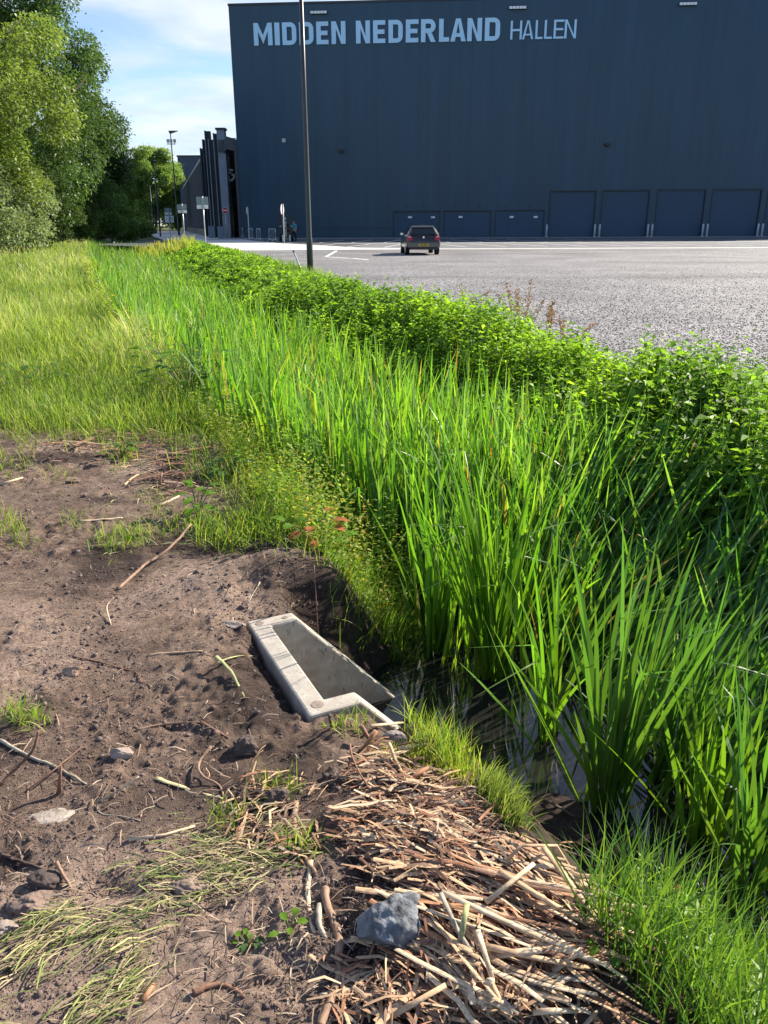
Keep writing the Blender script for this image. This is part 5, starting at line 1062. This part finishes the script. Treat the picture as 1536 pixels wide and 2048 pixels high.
P.add(blades(np.stack([x, y, gz], -1), rng.uniform(0, 2*PI, n), np.abs(rng.normal(.1, .22, n)), rng.uniform(.1, 1.0, n), rng.uniform(.14, .40, n)*(.7+.6*patch), rng.uniform(.004, .0075, n)*sc_, 4, c1*.75, c1, None, None, None, 'grass'))
o = P.build('meadow_grass', GRASS); tag(o, 'tall yellowish meadow grass in seed left of the ditch', 'grass', kind='stuff')
# ---------- weeds on the left bank slope
def slope_pts(n, y0, y1, f0, f1, pit=True):
    y = ylog(y0, y1, n); f_ = rng.uniform(f0, f1, n); x = Tc(y)+(Wc(y)-Tc(y))*f_; a, b = outab(x, y); k_ = ~((a < 1.0) & (a > -.6) & (b > -.36-.1*rng.random(len(a))) & (b < .86)); bb_ = gp(385, 795, -.2); k_ &= np.hypot(x-bb_[0], (y-bb_[1])*.7) > .38; 
    return x[k_], y[k_], f_[k_]
P = Pile(); x, y, f_ = slope_pts(19000, 3.0, 90, .0, 1.2); n = len(x); gz = gh(x, y, False); sc_ = np.maximum(1, (y/6)**.7); c1 = pick([(.11,.22,.025), (.15,.25,.035), (.21,.25,.06), (.075,.165,.02)], n)*rng.uniform(.75, 1.15, (n, 1))
P.add(blades(np.stack([x, y, gz], -1), rng.uniform(0, 2*PI, n), np.abs(rng.normal(.1, .3, n)), rng.uniform(.1, 1, n), rng.uniform(.09, .26, n)*(.45+1.2*sst(.35, .7, fbm(x*2.2, y*1.6, 23))), rng.uniform(.003, .006, n)*sc_, 4, c1*.75, c1, None, None, None, 'grass'))
n = 4600; x, y, f_ = slope_pts(n, 3.0, 30, .0, 1.0); n = len(x); gz = gh(x, y, False); K = 12; hgt = rng.uniform(.10, .42, n)*(.6+1.1*sst(.4, .7, fbm(x*1.6, y*1.6, 29))); az = rng.uniform(0, 2*PI, n); cst = pick([(.16,.27,.03), (.22,.29,.045), (.12,.22,.025), (.30,.27,.05)], n); sc_ = np.maximum(1, (y/6)**.7)
for k_ in range(K):
    t = (k_+1)/K; a_ = az+k_*2.4; B = np.stack([x+cos(az)*.12*hgt*t, y+sin(az)*.12*hgt*t, gz+hgt*t], -1); el_ = rng.normal(.3, .3, n); D = np.stack([cos(a_)*cos(el_), sin(a_)*cos(el_), sin(el_)], -1); l_ = rng.uniform(.022, .05, n)*sc_*(1.2-.5*t)
    P.add(leaves(B, D, l_, l_*.5, cst*rng.uniform(.8, 1.2, (n, 1)), .12, .1))
o = P.build('bank_weeds', LEAF); tag(o, 'yellow green weeds and fine grass on the near slope of the ditch', 'weeds', kind='stuff')
# ---------- tufts and ground cover placed by eye
def tuft_poly(poly, n, lmin, lmax, wd, cols, hd=None, a=.25, a1=.8, zf=-.12, nseg=4):
    px = np.array(sample_px(poly, n)); px = px+rng.normal(0, 11, px.shape); G = ontos(px[:, 0], px[:, 1]); G[:, 2] -= .005; c1 = pick(cols, n)*rng.uniform(.75, 1.25, (n, 1))
    h_ = rng.uniform(0, 2*PI, n) if hd is None else rng.normal(hd[0], hd[1], n)
    return blades(G, h_, np.abs(rng.normal(.08, a, n)), rng.uniform(.2, a1, n), rng.uniform(lmin, lmax, n), rng.uniform(.7, 1.3, n)*wd, nseg, c1*.7, c1, None, None, None, 'grass')
BRT = [(.17,.29,.03), (.22,.31,.05), (.12,.23,.02), (.28,.31,.08)]; DEEP = [(.065,.15,.022), (.09,.19,.02), (.05,.12,.03), (.13,.24,.03)]
P = Pile()
P.add(tuft_poly([(800,1420),(860,1405),(930,1480),(950,1545),(900,1545),(840,1500)], 650, .05, .16, .004, BRT, None, .4, 1.1))
P.add(tuft_poly([(860,1500),(930,1520),(950,1570),(880,1565),(800,1530),(740,1505)], 1500, .015, .05, .004, [(.27,.30,.05), (.22,.30,.04), (.33,.32,.08)], None, .6, .9))
P.add(tuft_poly([(960,1545),(1000,1560),(1045,1660),(1010,1650),(965,1590)], 600, .06, .14, .0030, [(.12,.18,.04), (.17,.22,.06), (.10,.15,.04)], (-.9, .5), .5))
P.add(tuft_poly([(395,1040),(540,1035),(575,1075),(470,1100),(400,1090)], 900, .05, .18, .005, BRT, None, .75, 1.3))
P.add(tuft_poly([(185,1075),(260,1065),(280,1090),(210,1110)], 160, .04, .13, .005, BRT, None, .8, 1.2)); P.add(tuft_poly([(200,890),(275,880),(280,930),(225,935)], 180, .05, .16, .006, BRT, None, .8, 1.2)); P.add(tuft_poly([(0,915),(60,900),(70,935),(0,950)], 90, .05, .15, .005, BRT, None, .8, 1.2)); P.add(tuft_poly([(250,1055),(400,1040),(390,1065),(260,1085)], 260, .03, .12, .004, BRT, None, .9, 1.2))
P.add(tuft_poly([(0,1045),(40,1040),(50,1060),(0,1070)], 100, .04, .12, .004, BRT)); P.add(tuft_poly([(760,1270),(800,1265),(820,1360),(790,1370)], 260, .08, .28, .004, DEEP+BRT, (0, 1.), .5))
P.add(tuft_poly([(0,830),(230,835),(400,835),(440,905),(300,885),(120,880),(0,880)], 1500, .08, .30, .006, BRT, None, .6, 1.3)); P.add(tuft_poly([(330,905),(480,940),(560,1050),(640,1110),(560,1100),(450,1000)], 900, .05, .2, .005, BRT, None, .7, 1.3)); P.add(tuft_poly([(640,1120),(720,1190),(800,1290),(770,1290),(690,1210)], 420, .06, .22, .004, BRT+DEEP, (.6, .8), .7, 1.3))
for cu, cv in ((40,1085),(150,1040),(330,1030),(120,955),(300,1000),(60,1440),(20,1430),(560,1575),(450,1640),(610,1690),(700,1455)): P.add(tuft_poly([(cu-32,cv-9),(cu+30,cv-8),(cu+34,cv+9),(cu-28,cv+10)], 60, .03, .11, .0042, BRT, None, .8, 1.3))
o = P.build('grass_tufts', GRASS); tag(o, 'scattered fresh green grass tufts on the bare soil and at the water edge', 'grass', kind='stuff')
P = Pile()
y = rng.uniform(.75, 2.25, 5200); f_ = rng.uniform(-.14, 1.2, 5200); x = Tc(y)+(Wc(y)-Tc(y))*f_; mp_ = [gp(u, v, -.5)[:2] for u, v in ((960,1440),(1210,1470),(1280,1640),(1190,1725),(1060,1715),(1000,1600))]; k_ = ~inpoly(x, y, mp_) & ~((y > 1.62) & (x < .95)) & (y < 1.85+.2*rng.random(5200)) & ~((y > 1.5) & (f_ < .15)); x, y, f_ = x[k_], y[k_], f_[k_]; n = len(x); gz = np.maximum(gh(x, y), WATER-.05); c1 = pick(DEEP+[(.16,.27,.03)], n)*rng.uniform(.75, 1.25, (n, 1))
P.add(blades(np.stack([x, y, gz], -1), rng.normal(.9, 1.3, n), np.abs(rng.normal(.2, .35, n)), rng.uniform(.2, 1.3, n), rng.uniform(.12, .38, n), rng.uniform(.003, .0065, n), 6, c1*.7, c1, None, None, None, 'grass'))
# whorled bedstraw stems among the grass
n = 420; y = rng.uniform(.9, 2.0, n); f_ = rng.uniform(.15, 1.0, n); x = Tc(y)+(Wc(y)-Tc(y))*f_; kq = ~inpoly(x, y, mp_) & ~((y > 1.55) & (x < .95)); x, y = x[kq], y[kq]; n = len(x); gz = gh(x, y); hgt = rng.uniform(.08, .24, n); az = rng.uniform(0, 2*PI, n); cst = pick([(.16,.28,.03), (.20,.31,.04), (.12,.23,.03)], n)
for w_ in range(5):
    t = (w_+1)/5
    for k_ in range(6):
        a_ = az+k_*1.05; B = np.stack([x+cos(az)*.25*hgt*t, y+sin(az)*.25*hgt*t, gz+hgt*t], -1); D = np.stack([cos(a_), sin(a_), .25+0*a_], -1); P.add(leaves(B, D, .030*rng.uniform(.7, 1.2, n), .007, cst, .1, .1))
o = P.build('bank_grass', GRASS); tag(o, 'lush deep green grass and bedstraw on the bank at the lower right', 'grass', kind='stuff')
# ---------- single broad leaved plants
def lobed(mb, B, D, L_, Wd, lobes=3):
    """leaf blade with a scalloped outline, folded along its rib"""
    D = np.array(D)/np.linalg.norm(D); S_ = np.cross(D, [0, 0, 1.]); S_ /= np.linalg.norm(S_)+1e-9; Nn = np.cross(S_, D); n = 9; L1 = []; R1 = []; M1 = []
    for i in range(n+1):
        t = i/n; wv = Wd/2*math.sin(PI*min(1, t*.93+.07))**.7*(1+.18*math.cos(t*lobes*2*PI)); c = B+D*L_*t-np.array([0, 0, 1.])*L_*.25*t*t; M1.append(c); L1.append(c+S_*wv+Nn*wv*.25); R1.append(c-S_*wv+Nn*wv*.25)
    V = L1+M1+R1; m_ = n+1; mb.add(V, [(i, i+1, m_+i+1, m_+i) for i in range(n)]+[(m_+i, m_+i+1, 2*m_+i+1, 2*m_+i) for i in range(n)])
def leafy(name, label, u, v, nl, L_, hgt, mat, cat='plant', spread=.6, wr=.7, z=None):
    g_ = gp(u, v, -.12); g_[2] = float(gh(g_[0], g_[1])); t = thing(name, label, cat, g_); st_ = MB()
    for i in range(nl):
        a_ = i*2.4+rng.uniform(-.4, .4); r_ = rng.uniform(.1 if nl > 40 else .3, 1)*spread*hgt; h_ = hgt*(.3+.7*rng.random()**.6 if nl > 40 else rng.uniform(.35, 1)); p = np.array([r_*math.cos(a_), r_*math.sin(a_), h_]); st_.tube([(0, 0, -.02), tuple(p*np.array([.45, .45, .6])), tuple(p)], .0028, 5)
        lf = MB(); e_ = rng.uniform(-.1, .5); lobed(lf, p, (math.cos(a_), math.sin(a_), e_), L_*rng.uniform(.7, 1.15), L_*wr*rng.uniform(.8, 1.1)); lf.build('leaf', mat if not isinstance(mat, list) else mat[int(rng.integers(len(mat)))], t, True)
    st_.build('stem', BROWNSTEM, t); return t
BROWNSTEM = pm('weed_stem', (.12, .13, .04), .6)
def flatleaf(name, col, tr=.35):
    M, t, p = newmat(name); n = t.nodes; l = t.links; c = n.new('ShaderNodeTexCoord'); tx = n.new('ShaderNodeTexNoise'); tx.inputs['Scale'].default_value = 22; l.new(c.outputs['Object'], tx.inputs[0]); r = n.new('ShaderNodeValToRGB'); r.color_ramp.elements[0].color = (*[q*.75 for q in col], 1); r.color_ramp.elements[1].color = (*[q*1.2 for q in col], 1); l.new(tx.outputs[0], r.inputs[0]); l.new(r.outputs[0], p.inputs['Base Color']); p.inputs['Roughness'].default_value = .6; p.inputs['Specular IOR Level'].default_value = .15
    tr_ = n.new('ShaderNodeBsdfTranslucent'); tr_.inputs[0].default_value = (col[0]*2.2, col[1]*2.1, col[2], 1); ms = n.new('ShaderNodeMixShader'); ms.inputs[0].default_value = tr; l.new(p.outputs[0], ms.inputs[1]); l.new(tr_.outputs[0], ms.inputs[2]); l.new(ms.outputs[0], n['Material Output'].inputs[0]); return M
LFG = flatleaf('leaf_fresh', (.11, .22, .02)); LFD = flatleaf('leaf_dark', (.06, .135, .022)); LFY = flatleaf('leaf_yellow', (.30, .28, .04)); LFR = flatleaf('leaf_rusty', (.34, .13, .05)); LFB = flatleaf('leaf_bluish', (.075, .15, .05))
leafy('bramble_bush', 'leafy bramble bush overhanging the ditch at the meadow edge', 385, 800, 98, .125, .62, [LFG, LFD, LFG], 'bush', .85)
leafy('bramble_bush', 'lighter broad leaved bush left of the overhanging bramble', 330, 742, 60, .11, .45, [LFG, LFG, LFY], 'bush', .9)
leafy('bramble_bush', 'dark bluish leaved plant in the meadow grass at the left', 70, 785, 16, .13, .3, [LFB, LFD], 'plant', .9)
leafy('weed_plant', 'fresh bright green plant at the tip of the leaning branch', 396, 1036, 12, .085, .20, LFG, 'plant', .5)
leafy('weed_plant', 'bluish green thistle like plant at the top of the cut bank', 452, 955, 14, .10, .12, [LFB, LFB, LFG], 'plant', 1.1)
leafy('bramble_plant', 'bramble shoot with rusty and green leaves on the bank edge', 636, 1108, 16, .085, .20, [LFG, LFR, LFB, LFG], 'plant', .9)
leafy('weed_plant', 'tiny green seedling lying in the mud near the bottom roots', 495, 1895, 9, .022, .022, [LFG, LFB], 'plant', 1.2)
leafy('weed_plant', 'small upright seedling right of the lying mud seedling', 580, 1880, 5, .028, .04, LFG, 'plant', .8)
leafy('weed_plant', 'sprig of oval leaves at the lower right foot of the heap', 1205, 1925, 9, .032, .06, [LFG, LFD], 'plant', 1.1)
leafy('weed_plant', 'yellowing flower sprig standing in the lush lower right grass', 1330, 1725, 10, .035, .22, [LFY, LFR, LFY], 'plant', .35)
leafy('weed_plant', 'small leafy weed clump in the upper stalk debris', 245, 915, 14, .07, .13, [LFG, LFD], 'plant', .9)
# reddish seeding docks at the gravel edge
DOCK = amat('dock_red', (.33, .17, .05)); 
for (u, v, n_, hh, lab) in ((1040, 668, 9, .75, 'rusty seeding dock standing highest at the gravel edge'), (965, 655, 4, .6, 'single rusty dock left of the tallest dock'), (1100, 680, 5, .62, 'rusty dock right of the tallest dock'), (1128, 700, 3, .5, 'smallest rusty dock at the right end of the dock row')):
    g_ = gp(u, v, .05); t = thing('dock_plant', lab, 'plant', (g_[0], g_[1], 0)); q = MB()
    for i in range(n_):
        a_ = rng.uniform(0, 2*PI); r_ = rng.uniform(0, .3); tp = np.array([r_*math.cos(a_)*1.6, r_*math.sin(a_)*1.6, hh*rng.uniform(.7, 1.1)]); q = MB(); q.tube([(r_*.5*math.cos(a_), r_*.5*math.sin(a_), 0), tuple(tp)], [.006, .002], 5)
        for j in range(26):
            s_ = rng.uniform(.5, 1); p = tp*s_+rng.normal(0, .022, 3); q.add([p, p+(.016, 0, .01), p+(.0, .016, .02), p+(-.012, 0, .012)], [(0, 1, 2), (0, 2, 3), (0, 3, 1), (1, 3, 2)])
        q.build('flower_stem', DOCK, t)
# orange seeding reed grass at the far end of the ditch
P = Pile(); n = 700; y = rng.uniform(50, 64, n); x = Rc(y)+rng.uniform(-1.5, 2.0, n); c1 = pick([(.24,.27,.06), (.22,.28,.05), (.30,.25,.06)], n)
P.add(blades(np.stack([x, y, gh(x, y, False)], -1), rng.uniform(0, 2*PI, n), np.abs(rng.normal(0, .12, n)), rng.uniform(0, .3, n), rng.uniform(.7, 1.15, n), rng.uniform(.03, .05, n), 4, c1*np.array([.5, .8, .4]), c1, None, None, None, 'seed')); o = P.build('seeding_grass', GRASS); tag(o, 'orange tinged seeding grass at the far end of the ditch', 'grass', kind='stuff')
# ================================================================== TREES
BARK = pm('bark', (.10, .075, .055), .9, noise=(5, .4), bump=(14, .9, .03)); TLEAF = leafmat('tree_leaf', .30, .5, .3, (1.15, 1.15, .55))
def crown_mesh(C0, R_, n, size, col, seed, nclump=95, low=.0):
    r_ = np.random.default_rng(seed); V = r_.normal(size=(nclump, 3)); V /= np.linalg.norm(V, axis=1, keepdims=True); rad = r_.uniform(.38, 1.04, nclump)**.8; cen = V*rad[:, None]*np.array(R_); cr_ = r_.uniform(.13, .27, nclump)*R_[0]
    w_ = cr_**2; k_ = r_.choice(nclump, n, p=w_/w_.sum()); d = r_.normal(size=(n, 3)); d[:, 2] += .35; d /= np.linalg.norm(d, axis=1, keepdims=True); rr = cr_[k_]*(.55+.5*r_.random(n)**.6)*(1+.25*r_.normal(size=n)*(r_.random(n) < .25))
    B = cen[k_]+d*rr[:, None]*np.array([1, 1, .85]); B += np.array(C0); ok = B[:, 2] > .15; B = B[ok]; d = d[ok]; kk = k_[ok]; n = len(B)
    D = d+r_.normal(0, .8, (n, 3)); D[:, 2] -= .25; tone = r_.uniform(.72, 1.28, nclump)[kk][:, None]; c = np.array(col)[None]*tone*(1+.3*(r_.random((n, 1))-.5))*(1+.12*(r_.random((n, 3))-.5))
    L_ = .74*size*r_.uniform(.7, 1.3, n); return leaves(B, D, L_, L_*.72, c, .15, .15)
def tree(name, label, u, Y, h, r, n, size, col, seed, cat='tree', low=.05, trunk=True, zc=None, ry=1., group=None):
    b_ = at(u, 470, Y); x, y = b_[0], b_[1]; z0 = float(gh(x, y, False)); t = thing(name, label, cat, (x, y, z0), 0, group)
    rz = h*(1-low)/2; cz = h-rz; V, Fs, C = crown_mesh((0, 0, cz), (r*.9, r*ry*.9, rz*.92), int(n*1.6), size, col, seed); npmesh('crown', V, Fs, TLEAF, C, False, t)
    r_ = np.random.default_rng(seed); q = MB(); th = h*.8; tr_ = max(.05, h*.018)
    if trunk:
        pts = [(0, 0, -.3), (.05*r, 0, th*.3), (-.04*r, .05*r, th*.6), (.03*r, 0, th)]; q.tube([tuple(p) for p in smooth_pts(pts, 4)], list(np.linspace(tr_, tr_*.25, 13)), 10)
        for i in range(8):
            a_ = i*2.4+r_.uniform(0, .5); z_ = th*r_.uniform(.28, .85); l_ = r*r_.uniform(.45, .8); q.tube([(0, 0, z_), (math.cos(a_)*l_*.5, math.sin(a_)*l_*.5, z_+l_*.3), (math.cos(a_)*l_, math.sin(a_)*l_, z_+l_*.75)], [tr_*.45, tr_*.3, tr_*.1], 6)
        q.build('trunk', BARK, t, True)
    else:
        for i in range(7):
            a_ = i*.9; q.tube([(.1*math.cos(a_), .1*math.sin(a_), -.1), (r*.3*math.cos(a_), r*.3*math.sin(a_), h*.45), (r*.5*math.cos(a_), r*.5*math.sin(a_), h*.75)], [.05, .035, .012], 6)
        q.build('stems', BARK, t, True)
    return t
YEL = (.145, .205, .050); DKG = (.064, .118, .036); MID = (.10, .17, .035); LIT = (.14, .22, .055); GRB = (.16, .215, .11)
tree('maple_tree', 'yellowish green tree at the left edge, nearest of the tree row', -10, 46, 16.5, 5.2, 30000, .23, YEL, 1, low=.12)
tree('oak_tree', 'tallest dark green tree behind the yellowish tree at the left', 64, 66, 21.5, 7.2, 40000, .27, DKG, 2, low=.04)
tree('oak_tree', 'tall dark tree whose right flank steps down towards the sky', 128, 80, 18.2, 6.8, 40000, .30, DKG, 3, low=.04)
tree('oak_tree', 'dark tree at the right end of the dense tree wall', 182, 98, 15.4, 5.4, 32000, .33, (.066, .12, .036), 4, low=.03)
tree('young_tree', 'lighter low tree in front of the dark tree wall end', 222, 112, 8.2, 3.0, 15000, .32, LIT, 5, low=.02)
tree('linden_tree', 'round light green tree standing free beyond the far lamp posts', 312, 165, 16.3, 6.4, 26000, .45, LIT, 6, low=.10)
tree('distant_tree', 'distant tree between the round tree and the hall block', 357, 235, 18.5, 5.5, 12000, .6, MID, 7, low=.05)
tree('distant_tree', 'distant low tree behind the round tree, left side', 268, 215, 14, 7.5, 12000, .6, DKG, 8, low=.02)
tree('distant_tree', 'farthest dark tree closing the path end beside the wing', 345, 262, 12, 7.0, 10000, .6, DKG, 9, low=.02)
tree('elder_bush', 'pale grey green bush below the yellowish tree at the left edge', 22, 48, 5.2, 2.9, 13000, .20, GRB, 10, 'bush', .0, False)
tree('elder_bush', 'pale bush lower left, cut by the picture edge', -40, 43, 4.6, 3.2, 9000, .2, GRB, 11, 'bush', .0, False)
tree('willow_bush', 'light green feathery bush in the gap under the dark trees', 148, 82, 5.0, 2.6, 9000, .24, (.13, .20, .045), 12, 'bush', .0, False)
tree('willow_bush', 'mid green bush right of the feathery light bush', 200, 96, 4.2, 2.8, 8000, .26, (.09, .15, .035), 13, 'bush', .0, False)
tree('dark_bush', 'dark low bush between the pale bush and the feathery bush', 96, 62, 5.5, 2.6, 9000, .22, (.04, .075, .02), 14, 'bush', .0, False)  # leaf colour darker than on the other bushes
tree('round_bush', 'small round bush at the foot of the lighter low tree', 246, 108, 3.2, 2.0, 5000, .24, MID, 15, 'bush', .0, False)
tree('round_bush', 'low pale green bush left of the farthest lamp post', 282, 124, 2.6, 2.4, 5000, .26, (.12, .19, .05), 16, 'bush', .0, False)
# far wood closing the horizon
P = Pile(); r_ = np.random.default_rng(5); n = 42000; x = r_.uniform(-330, -30, n); yy = 285+.12*(x+150)+r_.normal(0, 6, n); top = 9+7*fbm(x*.05, x*0, 3)+3*fbm(x*.3, x*0, 9)
B = np.stack([x, yy, top*r_.random(n)**.7], -1); c = np.array(DKG)[None]*(.7+.8*fbm(x*.12, B[:, 2]*.2, 4))[:, None]*1.2; P.add(leaves(B, r_.normal(size=(n, 3)), np.full(n, 1.0), .8, c))
o = P.build('far_wood', TLEAF); tag(o, 'dark far wood closing the horizon behind the tree row', 'wood', kind='stuff')
